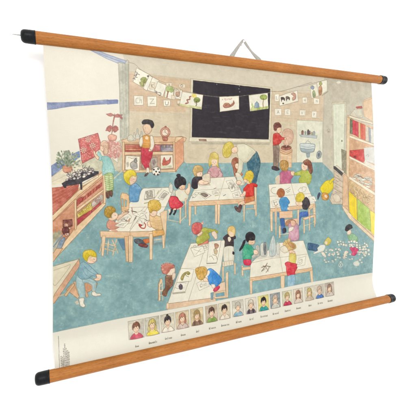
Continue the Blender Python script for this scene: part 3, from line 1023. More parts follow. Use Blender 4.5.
# boy with yellow hair in red shirt
F("328 140 344 140 346 380 336 380", PALE, '9a7656', w=.8)
for y in (170, 210, 250):
    F([256, y + 70, 334, y + 64, 334, y + 71, 256, y + 77], PALE, '9a7656', w=.7) if y > 200 else None
F("240 262 334 258 338 284 246 292", PALE, '9a7656', w=.9)
F("236 290 248 290 246 430 238 430", PALE, '9a7656', w=.8)
F("322 286 336 286 338 330 328 330", PALE, '9a7656', w=.8)
S("196 272 240 254 256 276 230 290 212 302 196 300", SKIN, '9a6a54')
S("162 304 178 300 192 312 206 286 224 294 222 318 210 350 188 344 172 330", '5c4040', '3a2626', g=1.5)
S("254 212 322 206 326 250 300 262 258 274 244 262", 'd08054', '8a4c2c', g=1.6)
S("236 158 250 140 272 116 304 108 336 112 354 126 346 142 326 140 324 180 322 212 258 222 254 186 238 176", 'd64038', '8a2a28', g=1.2)
S("240 176 256 180 252 210 226 226 206 214 226 198", 'f3d9bd', '9a6a54')
S("256 86 286 90 300 104 282 116 262 106", SKIN, None)
S("236 76 250 44 262 14 296 4 318 24 322 56 308 88 292 110 276 84 262 92", 'e2c652', '9a8432', g=1.6)
S("238 80 254 76 268 88 262 104 244 100", 'f3d9bd', '9a6a54')
hairlines(284, 44, 34, 14, 'b0903a')
S("168 30 190 20 214 40 236 80 250 116 222 130 190 120 182 70", 'ece4cc', '8a846a', a=.9)
S("176 96 200 84 220 100 210 120 184 116", 'f3d9bd', '9a6a54')

# boy with fair hair in black at the far left of that table, girl with the topknot
T(160, 160, 50)
S("356 130 388 112 416 120 416 190 372 206 332 196", 'e8d8bc', '8a7a66', a=.9)
S("272 92 284 56 310 42 342 50 360 76 352 96 330 96 310 108 300 136 286 126", 'd9b880', '947440', g=1.6)
S("304 110 328 98 352 100 352 128 334 144 312 138", 'f3d9bd', '9a6a54')
hairlines(312, 76, 32, 12, 'a8843e')
L("336 114 338 116", '4a3834', 1.2)
S("268 164 286 142 316 138 346 140 350 160 328 172 314 190 312 232 284 240 262 218", '3a343a', '221e22')
S("322 176 346 164 372 176 398 178 402 196 360 206 326 200", 'f3d9bd', '9a6a54')
# topknot girl
F("206 318 216 318 212 430 206 430", PALE, '9a7656', w=.8)
S("74 210 84 186 94 196 90 236 120 252 140 250 120 300 84 296 70 260", 'e0dcc8', '9a947e', a=.8)
S("128 262 150 244 196 240 224 262 240 300 220 340 176 346 150 330 132 300", 'e8e4cc', '8f8a72', g=.7)
S("206 256 228 232 234 200 246 190 254 214 248 270 230 290", 'f0d9bc', '9a6a54')
S("158 222 176 206 206 206 210 230 196 246 172 246", 'f2d0ae', '9a6a54')
S("122 204 124 166 148 140 184 138 210 158 218 190 210 208 184 206 160 222 148 238 134 230", '2e2a2e', '1c191c')
E(154, 128, 17, 13, '2e2a2e', '1c191c')
C("180 228 184 232", '4a3834', 1.2)
C("176 240 188 240", 'b0665c', .9)
S("74 312 100 300 142 306 160 336 192 366 182 396 140 410 92 402 76 360", 'd23a48', '8a2430', g=1.3)
T(140, 195, 50)
F("330 70 344 66 340 236 328 236", PALE, '9a7656', w=.8)
F("374 30 386 26 384 190 376 190", PALE, '9a7656', w=.8)
L("248 120 232 210", 'ecd2ae', 2, .9)
L("236 206 330 224 384 170", 'ecd2ae', 2, .9)
L("238 214 330 232", '9a7656', .8, .6)
L("250 130 330 112 384 66", 'ecd2ae', 2, .9)
S("240 22 266 10 300 14 322 40 354 74 344 98 300 112 252 102 240 60", 'd23a48', '8a2430', g=1.3)
C("270 40 290 70 300 104", 'a82838', 1, .6)
for x in (256, 288):
    S([x, 122, x + 16, 116, x + 12, 140, x - 4, 166, x - 12, 158, x, 140], '2e2a30', '1c191c')
S("238 112 254 124 250 140 236 130", 'ecdcc4', None, a=.8)
S("282 112 300 112 296 124 280 122", SKIN, None)

# ===== left table
T(0, 0, 416)
F("143.4 188.2 168.6 187.4 173.5 189 155 231 107.6 232.4 112 226 126.5 206", TOP, '8d7a60', g=.6)
L("128 207.3 168 206.6", '8d7a60', .9, .7)
L("161.8 188.4 129.6 231", '8d7a60', 1, .75)
F("107.6 232.4 155 231 155.4 236.4 107.4 237.6", 'e6c49e', '8d6a4a', w=.9)
F("100 231 130 231.6 130 238 100.6 237.4", 'e6c49e', '8d6a4a', w=.9)
# legs of the children under the table
T(108, 182)
S("160 352 186 346 220 360 232 378 200 382 168 372", '50545c', '33343a')
S("214 352 250 346 256 366 230 376", 'd0764a', '8a4c2c')
S("196 376 224 378 244 386 236 400 204 396 186 386", '7a4040', '4a2626')
F("60 350 100 350 104 416 92 416", '6a8aa0', '50687a', w=.8)
for s in ("-24 330 -52 430", "52 350 30 446", "-44 400 40 424", "-36 372 52 392", "4 352 -4 440", "24 352 60 430"):
    L(s, '8a6a4c', 3.2, .55)
    L(s, 'ecd2ae', 2.3, .95)
F("126 328 152 328 150 490 128 490", PALE, '9a7656', w=.9)
L("138 330 138 486", '9a7656', .8, .5)
F("100 332 126 332 124 486 112 486", 'e2bc92', '9a7656', w=.9)
F("252 316 274 316 270 474 256 474", PALE, '9a7656', w=.9)
F("-36 330 -14 330 -28 452 -40 452", PALE, '9a7656', w=.8)
L("-30 380 60 420", 'd9b88e', 1.6, .8)
# wooden chair back far left
F("76 92 84 66 112 70 130 84 128 160 112 196 84 178", 'e3bd90', '9a7350', g=1.2)
F("82 98 94 104 96 150 84 150", '8fb0ac', '9a7350', w=.8)
F("102 106 116 112 114 150 104 152", '8fb0ac', '9a7350', w=.8)
# boy in blue with yellow hair at the far left corner
T(120, 145, 50)
S("92 322 124 316 130 344 98 348", 'f3d9bd', None)
S("80 352 100 326 132 318 160 340 178 368 162 420 150 470 90 470 76 420", '6a9cc0', '466c8c', g=1.5)
C("120 336 116 400 130 460", '4f80a8', 1.2, .6)
S("36 262 44 230 70 212 104 214 130 232 140 262 136 292 120 314 96 330 76 330 52 310", 'f3d9bd', '9a6a54')
S("30 262 34 234 54 214 90 204 122 216 134 240 128 262 104 252 84 272 78 296 84 330 60 318 40 296", 'e6d04e', '9a8a34', g=1.4)
hairlines(70, 252, 34, 14, 'b8a038')
C("112 282 118 284", '4a3834', 1.2)
C("108 304 120 304", 'b0665c', .9)
# boy in salmon pulling string, bottom left
T(100, 200, 50)
S("58 190 80 164 116 172 130 190 180 186 220 178 234 190 212 210 170 220 130 240 86 244 60 228", 'dea088', '945a46', g=1.3)
S("206 184 236 166 250 150 244 178 226 196", SKIN, '9a6a54')
S("134 148 160 124 196 108 236 90 240 102 204 126 172 150 146 168", SKIN, '9a6a54', w=.9)
S("66 130 90 146 130 140 152 116 148 142 128 162 100 172 74 162", SKIN, '9a6a54')
S("36 108 40 74 60 54 92 50 118 62 130 84 124 108 106 108 96 128 82 148 58 142 42 128", 'c09a4c', '80642c', g=1.8)
hairlines(80, 96, 40, 22, '7d6028')
S("96 128 108 108 128 102 146 118 142 140 122 154 102 148", 'f3d9bd', None)
C("124 126 128 128", '4a3834', 1.2)
for s in ("210 96 240 100", "270 92 300 98", "282 170 300 150", "206 150 220 172"):
    L(s, '5a4a40', 1.8, .8)
sheet_of_paper("146 176 196 146 236 140 200 184", 3)
C("230 110 262 140 240 170 214 186", '8a7a66', .9)
C("330 110 296 140 280 180 250 240", '8a7a66', 1.1)
S("90 244 120 240 150 258 130 264 98 256", 'd9a088', None, a=.8)
# paper at the back of that table
T(108, 182)
F("230 56 282 46 286 92 222 104", 'f0ead6', '7a7064', w=.9)
hatch("236 60 278 52 280 90 232 98", 3, '5f584e', .6, 1.1)
for x, y in ((240, 66), (262, 62), (244, 86), (266, 82)):
    S([x - 7, y - 6, x + 6, y - 8, x + 8, y + 6, x - 6, y + 8], 'b8b0a0', '5f584e', w=.8)
F("306 96 344 50 372 66 334 110", 'f0ead6', '7a7064', w=.9)
S("322 92 344 66 360 72 338 98", 'c4bcac', '5f584e', w=.8)
F("222 104 286 92 286 98 224 110", 'b8b0a0', '7a7064', w=.7)
S("372 30 384 10 396 20 394 60 380 62", 'dcdccc', '8f8f80', a=.9)
# child with red string and tools
S("196 250 216 244 230 262 224 282 204 280 190 264", None, 'a84038', w=2.2)
S("188 250 204 248 212 262 196 270", 'b44a40', '8a2c2a', w=.9)
for s in ("228 202 236 222", "218 224 236 232", "160 232 176 206 206 186", "100 176 128 168", "142 176 176 184", "96 226 112 236", "230 238 252 232"):
    C(s, '5a4a44', 1.5, .8)
C("118 258 150 244 190 190 226 150", '8a7a66', 1, .6)
S("240 248 256 236 272 240 276 258 262 276 244 268", SKIN, '9a6a54')
S("254 200 284 198 318 210 340 196 340 250 330 292 296 290 270 276 258 250", 'e6c494', '9a7344', g=1.3)
for k in range(5):
    C([266, 214 + k * 15, 300, 222 + k * 15, 334, 212 + k * 16], 'c89a60', 1.1, .5)
S("254 178 280 176 300 180 294 204 272 210 256 198", 'f3d9bd', '9a6a54')
S("244 142 252 118 276 108 304 112 322 134 322 160 302 176 276 172 262 190 250 170", 'dcb65c', '94762e', g=1.6)
hairlines(282, 138, 34, 16, 'a8842e')
F("318 190 344 176 362 172 356 300 346 390 336 390 340 300", PALE, '9a7656', w=.9)
F("272 296 340 292 346 320 276 334", 'e2b070', '94703c', g=1.4)
F("276 336 340 328 338 372 276 384", None, '9a7656')
F("280 342 334 336 332 366 280 374", '96b0b0', '8a8270', w=.8)
L("280 354 334 348", 'ecd2ae', 1.8, .9)
F("330 326 344 324 346 404 336 404", PALE, '9a7656', w=.8)

T(108, 182)
sheet_of_paper("150 196 206 176 240 186 196 216", 3)
sheet_of_paper("40 268 84 238 130 244 96 280", 3)
sheet_of_paper("176 250 190 220 226 226 216 262", 3)
for s in ("222 130 250 124", "258 120 262 132", "300 118 316 110", "146 156 150 190", "300 70 312 52"):
    L(s, rnd.choice(['7a4a3a', '4a5a6a', '8a7a3a']), 1.6, .8)
T(176, 182)
for s in ("232 40 246 36", "290 84 304 76", "238 84 262 78", "100 96 118 88", "226 60 234 70"):
    L(s, rnd.choice(['7a4a3a', '4a5a6a', '8a7a3a']), 1.6, .8)
sheet_of_paper("220 56 262 48 268 66 228 76", 2)
sheet_of_paper("96 84 124 62 140 70 112 96", 2)

# ===== right table in the middle distance
T(244, 124)
# jug boy's neighbours: girl in pink, girl in green
S("192 330 212 312 224 322 224 360 196 366", 'f0d2b4', None, a=.8)
S("220 300 240 284 268 282 292 292 300 320 286 340 282 372 224 370 222 334", 'c06a86', '84445c', g=1.3)
S("218 250 226 226 248 220 268 232 272 258 264 284 240 288 226 276", 'c09458', '80602e', g=1.7)
hairlines(244, 250, 26, 14, '7d5c2a')
S("286 292 304 288 314 300 304 316 290 312", 'f0d2b4', '9a6a54')
S("306 300 330 292 360 280 394 286 416 320 400 366 352 372 334 340 348 316 312 314", 'b4bc5a', '747c34', g=1.3)
S("352 246 374 236 388 248 388 274 370 286 354 276", 'f3d9bd', '9a6a54')
S("362 230 384 216 406 226 416 250 420 290 408 306 396 284 390 256 370 248", '8a5440', '583226', g=1.6)
C("364 258 367 260", '4a3834', 1.2)
T(0, 0, 416)
F("268.6 184.4 306.4 182.6 311.2 194.6 315.4 203.6 270.2 208.6 269.6 198", TOP, '8d7a60', g=.6)
L("269.2 196.4 311 193.4", '8d7a60', 1, .8)
L("291.2 183.4 297 205", '8d7a60', 1, .8)
F("270.2 208.6 315.4 203.6 315.6 207.4 270.4 212.4", 'e6c49e', '8d6a4a', w=.9)
F("270 211 272.6 211 272.6 231 270.8 231", PALE, '9a7656', w=.8)
F("274.6 211.6 276 211.6 275.8 222 274.8 222", PALE, '9a7656', w=.7)
F("313 206 315.4 206 315.8 224 314 224", PALE, '9a7656', w=.7)
T(265, 180, 50)
C("90 60 60 66 50 90 70 112 96 116", '6a6258', 1.2)
for s in ("170 82 206 62", "176 96 212 76", "184 104 206 92"):
    L(s, '5f584e', 1.2, .8)
C("300 60 276 84 296 104 334 92 344 62 316 56 300 72", '7d7568', 1.1)
C("312 64 308 88", '7d7568', 1)
sheet_of_paper("54 176 110 160 124 214 64 222", 4)
C("70 170 84 210 110 200", '6a6258', 1.3)
sheet_of_paper("362 138 410 134 430 176 380 186", 3)
# boy in blue
S("118 178 134 146 176 142 200 170 206 190 192 206 196 252 142 258 128 220", '5b9bc8', '3a6c94', g=1.3)
C("150 160 156 200 150 250", '467fb0', 1, .6)
S("98 112 108 82 130 68 154 78 164 102 158 130 136 144 108 138", 'b9744c', '7a4a2c', g=1.7)
hairlines(130, 104, 30, 14, '7f4a28')
S("96 120 108 128 112 142 100 140", 'f3d9bd', None)
S("186 230 198 228 200 246 188 246", SKIN, None)
F("118 262 228 256 230 312 122 320", 'ecc7a4', '9a7656', g=.8)
L("120 290 228 284", 'c99a74', .8, .5)
S("126 322 158 318 166 350 168 400 170 440 144 440 134 390", '4d6ea4', '334c78', g=1.3)
S("148 404 172 400 176 430 150 436", '3a3a44', '24242c')
F("100 270 118 268 116 316 104 300", '5d7fb0', None, a=.8)
F("86 214 98 214 94 460 88 460", PALE, '9a7656', w=.8)
# girl in black with blond hair
S("306 190 320 156 344 142 366 166 374 204 350 244 318 240 308 214", '3a343a', '221e22')
S("256 182 276 176 310 186 308 210 280 214 258 200", 'f3d9bd', '9a6a54')
S("254 158 264 122 290 102 318 112 330 140 318 166 294 182 270 180", 'e2cc58', '9a8834', g=1.6)
hairlines(290, 140, 32, 16, 'b49c3c')
S("284 276 330 262 360 268 356 300 300 310 292 370 282 372", '4c70b4', '30508a', g=1.3)
F("228 244 280 236 284 330 240 336", 'e9c6a4', None, a=.0)
F("360 240 372 236 416 206 420 216 376 250 372 300 362 300", PALE, '9a7656', w=.9)
F("312 318 416 286 420 300 330 332", PALE, '9a7656', w=.9)
for s in ("360 250 416 222", "362 272 418 244", "364 292 418 266"):
    L(s, '8a6a4c', 2.3, .55)
    L(s, 'ecd2ae', 1.5, .95)
F("318 330 330 328 332 440 322 440", PALE, '9a7656', w=.8)
F("366 300 376 298 374 420 366 420", PALE, '9a7656', w=.8)
F("408 290 418 288 416 390 410 390", PALE, '9a7656', w=.8)
L("326 380 372 366 412 346", 'ecd2ae', 1.7, .9)
# girl in lilac, seated with back to us
T(244, 182)
F("214 268 224 266 222 340 214 340", PALE, '9a7656', w=.8)
L("216 322 290 312", 'ecd2ae', 2, .9)
L("216 328 290 318", '8a6a4c', .8, .5)
F("248 230 330 222 334 250 300 262 252 258", 'ecc8ac', '9a7656', g=.8)
F("326 170 338 168 336 262 328 262", PALE, '9a7656', w=.7)
S("254 250 270 232 296 228 316 240 318 256 296 252 276 262 258 270", 'c08e70', '84583e', g=1.8)
hairlines(286, 246, 26, 12, '84583e')
S("272 258 300 250 330 262 336 300 334 352 292 360 270 350 276 306", 'd0a0b0', '8a5c6e', g=1.4)
S("286 238 306 234 318 250 310 268 290 266", 'e8bfa4', '9a6a54')
S("276 280 296 272 306 282 290 300 272 304", 'f0e4d4', '9a8a7a')

# ===== front-middle table with its six pupils
T(0, 0, 416)
F("190.8 243.4 224.4 240 225 241.6 221.4 264.6 215.6 297.4 167.6 303.6 177 277", TOP, '8d7a60', g=.6)
L("207 241.6 188.4 301", '8d7a60', 1, .75)
L("180 269 219 264.4", '8d7a60', 0.8, .3)
F("167.6 303.6 215.6 297.4 216 304 167.2 312.4", 'e4c4a4', '8d6a4a', w=.8)
F("166.4 303 169 303 169 308.6 166.4 308.8", PALE, '9a7656', w=.8)
T(185, 215, 50)
# child with red cap in green
S("136 118 160 104 200 112 236 118 266 128 274 146 256 160 228 140 196 150 206 190 180 214 146 240 112 248 92 216 108 166", 'b4b65c', '7a7c34', g=1.4)
S("222 144 244 132 264 152 268 190 252 204 240 184 224 164", 'f0dcc4', '9a7a64')
S("106 250 150 232 188 206 196 222 176 262 132 272", 'd4846c', '8f4c3c', g=1.3)
S("100 164 122 148 140 134 148 146 132 168 110 178", 'f3d9bd', '9a6a54')
S("56 110 62 78 90 62 124 64 142 84 138 118 116 148 92 162 72 154 60 134", 'cf6460', '8a3a38', g=1.5)
E(144, 68, 9, 9, 'e8d4c4', '9a6a54', w=.8)
for k in range(6):
    t = k * 1.05
    L([146, 64, 146 + 12 * math.cos(t), 64 + 12 * math.sin(t)], 'e0a498', 1.3, .8)
S("66 160 84 170 94 200 82 214 68 196", '98a8a0', None, a=.6)
# boy in black with fair hair
S("316 192 340 166 362 158 400 170 420 176 420 196 404 204 402 262 336 270 332 214", '413538', '271f21')
S("356 186 372 180 384 200 372 222 360 216", 'e8dcc8', '8a7a6a', w=.8)
S("352 128 366 98 396 90 414 104 420 140 410 172 380 180 360 160", 'e2c07c', '9a7c40', g=1.5)
S("360 140 374 132 400 150 404 176 376 178", 'f3d9bd', None)
S("324 272 402 264 404 390 326 396", 'e8e2ce', '8f8a74', g=.7)
L("364 276 362 384", '8f8a74', .9, .6)
S("398 300 412 312 408 330 394 322", '2f2a2c', None)
# papers on the table
sheet_of_paper("54 268 196 236 216 268 80 340", 4)
for x, y in ((80, 262), (110, 284), (140, 262), (176, 250)):
    S([x - 8, y - 8, x + 8, y - 10, x + 12, y + 6, x - 4, y + 8], 'ddd6c4', '7a7268', w=.7)
F("200 220 300 208 286 300 262 400 180 404", 'f0ead8', '7a7064', w=.9)
S("244 240 262 236 280 250 274 272 252 276", 'b98c70', '7a543e', g=2, w=.8)
S("240 284 258 280 270 300 264 326 246 320", 'c4b08c', '6a5840', g=2, w=.8)
C("230 330 260 340 268 370", '6a5840', 1.2)
C("200 350 220 340 240 372", '6a6258', 1)
L("182 402 262 398", '4f463e', 1.5, .8)
# boy with red-brown hair at left of table
T(155, 250, 50)
F("28 270 40 244 56 240 62 262 58 330 66 420 24 420", None, '9a7656')
F("30 420 28 286 44 240 58 236 62 262 44 292 46 420", 'ecd2ae', '8a6a4c', w=.9)
L("34 420 36 290 50 250", 'ecd2ae', 2.4, .95)
L("30 420 32 288 48 246", '8a6a4c', .8, .6)
L("58 250 62 330 64 420", 'ecd2ae', 2.2, .95)
for y in (300, 340, 380):
    L([36, y, 62, y - 4], 'ecd2ae', 2.2, .9)
    L([36, y + 5, 62, y + 1], '8a6a4c', .7, .5)
S("86 220 108 208 144 214 152 250 150 290 128 316 106 346 92 384 66 376 60 350 84 310", '86604a', '573a2c', g=1.7)
C("112 220 118 280 96 350", '6a4836', 1, .6)
S("136 146 160 140 168 164 160 196 134 210 100 206 92 186", 'f0dcc4', '9a7a64')
S("52 152 58 122 92 108 132 112 162 128 158 148 132 156 116 180 96 200 66 192", 'c47868', '8a4a40', g=1.6)
for k in range(40):
    t = rnd.uniform(2.6, 6.6)
    r_ = rnd.uniform(40, 56)
    x, y = 108 + r_ * math.cos(t), 146 + r_ * .8 * math.sin(t)
    L([x, y, x + 9 * math.cos(t), y + 9 * math.sin(t)], 'd9c0ac', 1, .6)
S("150 190 172 196 168 230 148 250 142 220", 'e8d8c0', '9a7a64', w=.8)
sheet_of_paper("216 152 326 158 300 258 180 268", 0)
S("214 234 226 206 248 186 276 178 292 192 278 206 258 196 244 214 232 248 222 250", 'a89a60', '6f6434', g=2.4)
C("250 196 262 214 280 222", '6f6434', 1.4)
F("180 270 282 260 250 346 146 356", 'f0ead8', '7a7064', w=.9)
F("146 356 250 346 252 354 148 366", 'c8c0ac', '7a7064', w=.8)
S("198 300 212 282 228 296 226 324 206 326", '5a4a58', '38303a', g=2)
C("168 310 190 320 240 314", '7a7268', 1)
C("200 276 230 270 260 274", '7a7268', .9)
sheet_of_paper("296 -16 400 -30 416 20 328 56", 2)
# boy in blue leaning on the table
T(190, 250, 50)
F("244 276 290 262 296 334 200 352 206 336", 'ecd0b4', '9a7656', w=.8, g=.8)
F("200 352 296 332 302 396 204 404", PALE, '9a7656', w=.9)
F("212 362 286 348 288 380 214 390", '86aab0', '7a8a84', w=.8)
F("298 190 318 176 316 392 300 396", PALE, '9a7656', w=.9)
F("172 356 196 350 192 412 174 412", '7d98a0', '5f7880', w=.8)
S("194 330 214 308 240 296 248 310 228 336 202 344", 'd0405c', '8a2438')
S("146 164 174 152 204 172 236 204 262 240 252 276 222 300 190 300 160 280 150 240", '4a8fd2', '2c609c', g=1.3)
C("176 170 220 220 236 280", '3a78b8', 1.2, .6)
S("108 240 130 226 150 250 148 270 124 268", 'f3d9bd', '9a6a54')
S("140 176 160 168 164 190 150 214 136 204", 'f2e4d0', None)
S("44 176 56 150 90 138 128 142 144 168 140 198 118 230 96 250 66 236 54 206", 'd9ae62', '94722e', g=1.7)
E(60, 162, 15, 14, 'd9ae62', '94722e', g=1.7)
hairlines(94, 190, 42, 22, '9c762c')
sheet_of_paper("54 278 82 262 156 262 160 300 78 336", 3)
C("84 290 88 308 100 302", '5f584e', 1.3)
S("176 284 206 286 208 312 188 316", 'f2e6d4', '9a7a64', w=.8)
# the standing boy's stool and stacked bowls at right
F("268 96 360 84 364 122 272 140", 'e9dcc2', '8a7a64', w=.9)
hatch("276 104 354 94 356 118 278 130", 4, '7d7264', .6, .9)
F("268 140 282 136 280 260 270 262", PALE, '9a7656', w=.8)
F("366 110 380 106 380 200 370 202", PALE, '9a7656', w=.8)
F("304 -10 350 -20 356 84 300 92", 'e4ded0', None, a=.0)

# ===== right-front table: girl with ponytail in green, the crowned child
T(230, 225, 50)
F("96 340 108 336 112 420 98 420", PALE, '9a7656', w=.8)
F("100 352 176 346 178 366 102 374", PALE, '9a7656', w=.9)
T(0, 0, 416)
F("251.2 262.6 256 258 279.6 242.6 303.4 240.4 312.4 267.4 249.8 277.8 250.4 266", TOP, '8d7a60', g=.6)
L("250.8 263 270 258.6 307 254", '8d7a60', 1, .75)
L("277.6 243.6 282.6 271.6", '8d7a60', 1, .75)
F("249.8 277.8 312.4 267.4 312.6 270.8 250 281.6", 'e6c49e', '8d6a4a', w=.9)
for k in range(8):
    L([252 + k * 7.4, 279 - k * 1.22, 255 + k * 7.4, 280.2 - k * 1.22], 'b98c64', .8, .6)
F("249.6 280 252.4 279.8 252.2 293.6 250.2 293.9", PALE, '9a7656', w=.9)
F("280.6 275.8 284.6 275.2 284.4 288.2 281 288.8", PALE, '9a7656', w=.9)
F("309.8 270.4 312.4 270 313.2 282.4 311 282.8", PALE, '9a7656', w=.8)
# pale shadowed jars and pots standing on it
T(230, 225, 50)
S("170 224 190 214 216 226 222 260 196 274 172 260", 'cfcabc', '8a8a80', w=.8)
S("214 176 232 164 246 180 248 250 232 264 214 254", 'bcbcb0', '7a7c78', w=.9)
S("254 160 290 146 306 160 308 250 282 262 256 250", 'd8d6c8', '8a8a80', w=.9)
S("280 150 296 142 302 180 300 240 286 246 278 200", '7f8482', '5a605e', g=2, w=.8)
S("326 190 340 130 358 84 372 110 384 190 380 244 352 266 328 250", 'c9d2cc', '848e8a', g=1.2, w=.9)
C("344 150 340 200 352 240", '8a9490', 1.2, .7)
C("362 110 366 170 360 230", '8a9490', 1.2, .7)
S("386 150 402 144 414 170 414 236 390 240", 'd5d4c8', '8a8a80', w=.8, a=.8)
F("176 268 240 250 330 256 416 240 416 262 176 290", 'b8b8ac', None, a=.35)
# brush-painted figure on the paper
for s, w_ in (("310 316 296 340 264 382", 2.2), ("262 352 300 340 336 346", 2.4), ("276 338 300 352 318 384", 1.8), ("326 346 318 372 300 392", 2), ("262 384 282 372 296 360", 1.6)):
    C(s, '6f5c48', w_, .85)
# ponytail girl
S("108 186 124 164 150 160 172 166 190 190 206 210 198 240 180 258 174 290 112 292 106 240", '4aa884', '2c7458', g=1.4)
C("130 176 150 200 180 214 196 226", '348a68', 1, .7)
S("196 210 220 206 236 224 226 244 200 240", 'f3d9bd', '9a6a54', w=.9)
S("112 290 170 286 176 320 160 336 120 330", 'd8445c', '8a2438', g=1.2)
S("150 116 180 112 204 124 206 150 186 164 156 158", 'f2d0ae', '9a6a54')
S("128 96 138 70 164 56 192 64 208 90 204 122 180 128 160 126 150 142 136 130", '2f2a2e', '1c191c')
S("130 122 124 150 108 186 82 216 78 204 96 170 112 130", '2f2a2e', '1c191c')
C("184 144 189 146", '4a3834', 1.2)
# crowned child in red skirt over yellow
T(270, 225, 50)
C("60 -20 -20 10 -40 60", 'ecd2ae', 1, 0)
S("112 190 120 150 144 130 170 136 210 160 216 190 190 206 160 210 128 220 106 210", 'd8b478', '94743c', g=1.8)
for x, y in ((132, 132), (156, 120), (120, 150)):
    S([x - 12, y + 16, x - 8, y - 4, x + 4, y - 12, x + 14, y + 4, x + 10, y + 20], 'e2c48c', '94743c', w=.8)
E(186, 176, 6, 5, '6a4a30', None)
S("150 150 180 148 206 170 200 190 170 182", 'c89a68', '8a6438', g=2, w=.8)
S("82 196 104 176 128 174 148 200 150 222 120 232 96 216", 'efe6d0', '9a8a70')
S("166 232 190 222 214 240 218 280 208 320 164 316 158 270", 'e0d078', '98883c', g=1.3)
S("158 214 182 208 208 222 204 240 180 232 164 240", SKIN, '9a6a54')
S("124 318 150 304 186 316 222 324 226 356 208 390 206 416 150 424 136 380 134 346", 'd4404c', '8a2430', g=1.4)
C("170 320 166 360 172 410", 'a82c3a', 1, .6)
S("150 424 206 414 210 470 196 510 150 512 146 470", '9cc0d0', '6a90a0', g=1.3)
C("178 424 176 500", '6a90a0', 1, .7)
sheet_of_paper("238 276 296 258 290 330 222 346", 0)
C("266 280 258 306 240 316 246 292 270 288 262 320 230 330", '7a7268', 1, .8)

# ===== sitting boy at the left with his low table and chair
T(40, 250)
F("60 104 238 54 244 92 90 318 60 330", 'e2d8bc', '8a7a60', g=.7)
C("84 124 160 98 184 88 176 112 96 214 76 196", '8a7a60', .9, .7)
F("238 54 246 92 92 318 78 330 78 296 90 268", 'd9ac8c', '8a6a50', g=1.3)
for k in range(7):
    L([236 - k * 21, 86 + k * 31, 230 - k * 21, 106 + k * 30], 'ad8264', 1, .6)
L("60 300 150 270 204 200", 'd9b48e', 2.4, .85)
F("192 210 216 200 262 262 230 296 160 240", 'd8ac88', '8a6a50', g=1.2)
F("148 276 204 202 212 212 160 284", 'e2bf98', '8a6a50', w=.9)
F("262 186 286 170 352 200 346 228 276 266 262 250", 'd8a480', '8a6a50', g=1.3)
for k in range(4):
    L([274 + k * 16, 184 + k * 7, 280 + k * 14, 252 - k * 6], 'b07c5c', 1, .5)
F("270 250 282 246 296 282 284 290", 'dcb48c', '8a6a50', w=.8)
F("206 196 216 188 246 268 236 278", 'dcb48c', '8a6a50', w=.8)
S("224 158 250 148 280 168 272 210 278 262 274 294 246 300 234 256 220 210", 'a9c3c2', '6f8f92', g=1.3)
S("262 170 300 172 330 184 346 200 342 240 330 264 318 256 318 216 290 200 264 200", 'b0c8c6', '6f8f92', g=1.3)
C("270 178 300 186 326 200", '7f9fa2', 1, .6)
S("236 116 246 84 268 72 300 92 330 120 356 146 352 162 320 156 290 176 254 178 232 156", '8cb0b8', '5a7f8a', g=1.3)
C("270 96 296 124 320 140 344 154", '5a7f8a', 1, .7)
C("262 120 280 150 310 170", '5a7f8a', 1, .6)
S("344 148 372 150 376 168 366 184 344 188 330 176 348 168", 'f3d9bd', '9a6a54')
S("276 44 296 30 330 28 346 44 344 66 320 82 292 76", 'f3d9bd', '9a6a54')
S("262 36 266 12 290 0 320 0 342 18 346 40 324 40 310 30 296 44 288 66 272 58", 'e2c84a', '9a8630', g=1.5)
hairlines(298, 22, 30, 16, 'b49a34')
C("328 54 333 56", '4a3834', 1.2)
C("322 68 332 68", 'b0665c', .9)
S("238 298 256 292 272 296 268 320 278 340 266 350 248 342 242 322", 'efe8d6', '8a8270')
S("318 256 334 252 346 264 370 266 372 276 344 282 320 276", 'efe8d6', '8a8270')
S("214 318 230 308 238 326 224 334", 'dcc6aa', None, a=.8)

# ===== children with paper puzzles on the floor, right
T(310, 210, 70)
S("-12 196 16 198 48 206 56 222 42 244 14 240 -12 234", '3c5c7c', '26405c', g=1.3)
S("44 226 62 208 86 206 92 220 80 244 54 252 24 262 22 252 46 240", 'e4e6da', '8a948a', g=.8)
S("66 252 82 250 96 272 92 282 76 270", 'ece2cc', '9a8a74', w=.8)
S("84 196 96 172 110 162 124 174 124 192 112 206 96 208", 'dccb72', '988438', g=1.5)
S("88 190 98 184 104 196 96 206", 'f3d9bd', None)
S("222 150 240 138 266 146 286 172 276 190 248 186 230 172", '8fb88c', '5f8660', g=1.3)
S("222 126 240 118 246 132 236 146 222 144", 'f2dcc4', '9a7a64', w=.8)
S("208 118 214 96 232 84 248 90 252 106 236 114 220 126", '2e2a2e', '1c191c')
S("236 226 252 220 276 222 288 236 280 256 262 272 244 264 250 250", 'd04c70', '882a48', g=1.3)
C("250 226 262 244 270 260", 'a83454', 1, .6)


def tiles(x, y, nx, ny, dx, dy, sk, w_, h_):
    for i in range(nx):
        for j in range(ny):
            if rnd.random() < .12:
                continue
            a_, b_ = x + i * dx + j * sk + rnd.uniform(-3.5, 3.5), y + j * dy + i * .6 + rnd.uniform(-3.5, 3.5)
            t, k = rnd.uniform(-.45, .45), rnd.uniform(.75, 1.15)
            cs, sn = math.cos(t) * k, math.sin(t) * k
            F([a_, b_, a_ + w_ * cs, b_ + w_ * sn, a_ + w_ * cs - h_ * sn + sk * .5, b_ + w_ * sn + h_ * cs, a_ - h_ * sn + sk * .5, b_ + h_ * cs], rnd.choice(['e9e4d0', 'dedac8', 'f0ead8']), '6f7a78', w=.9)


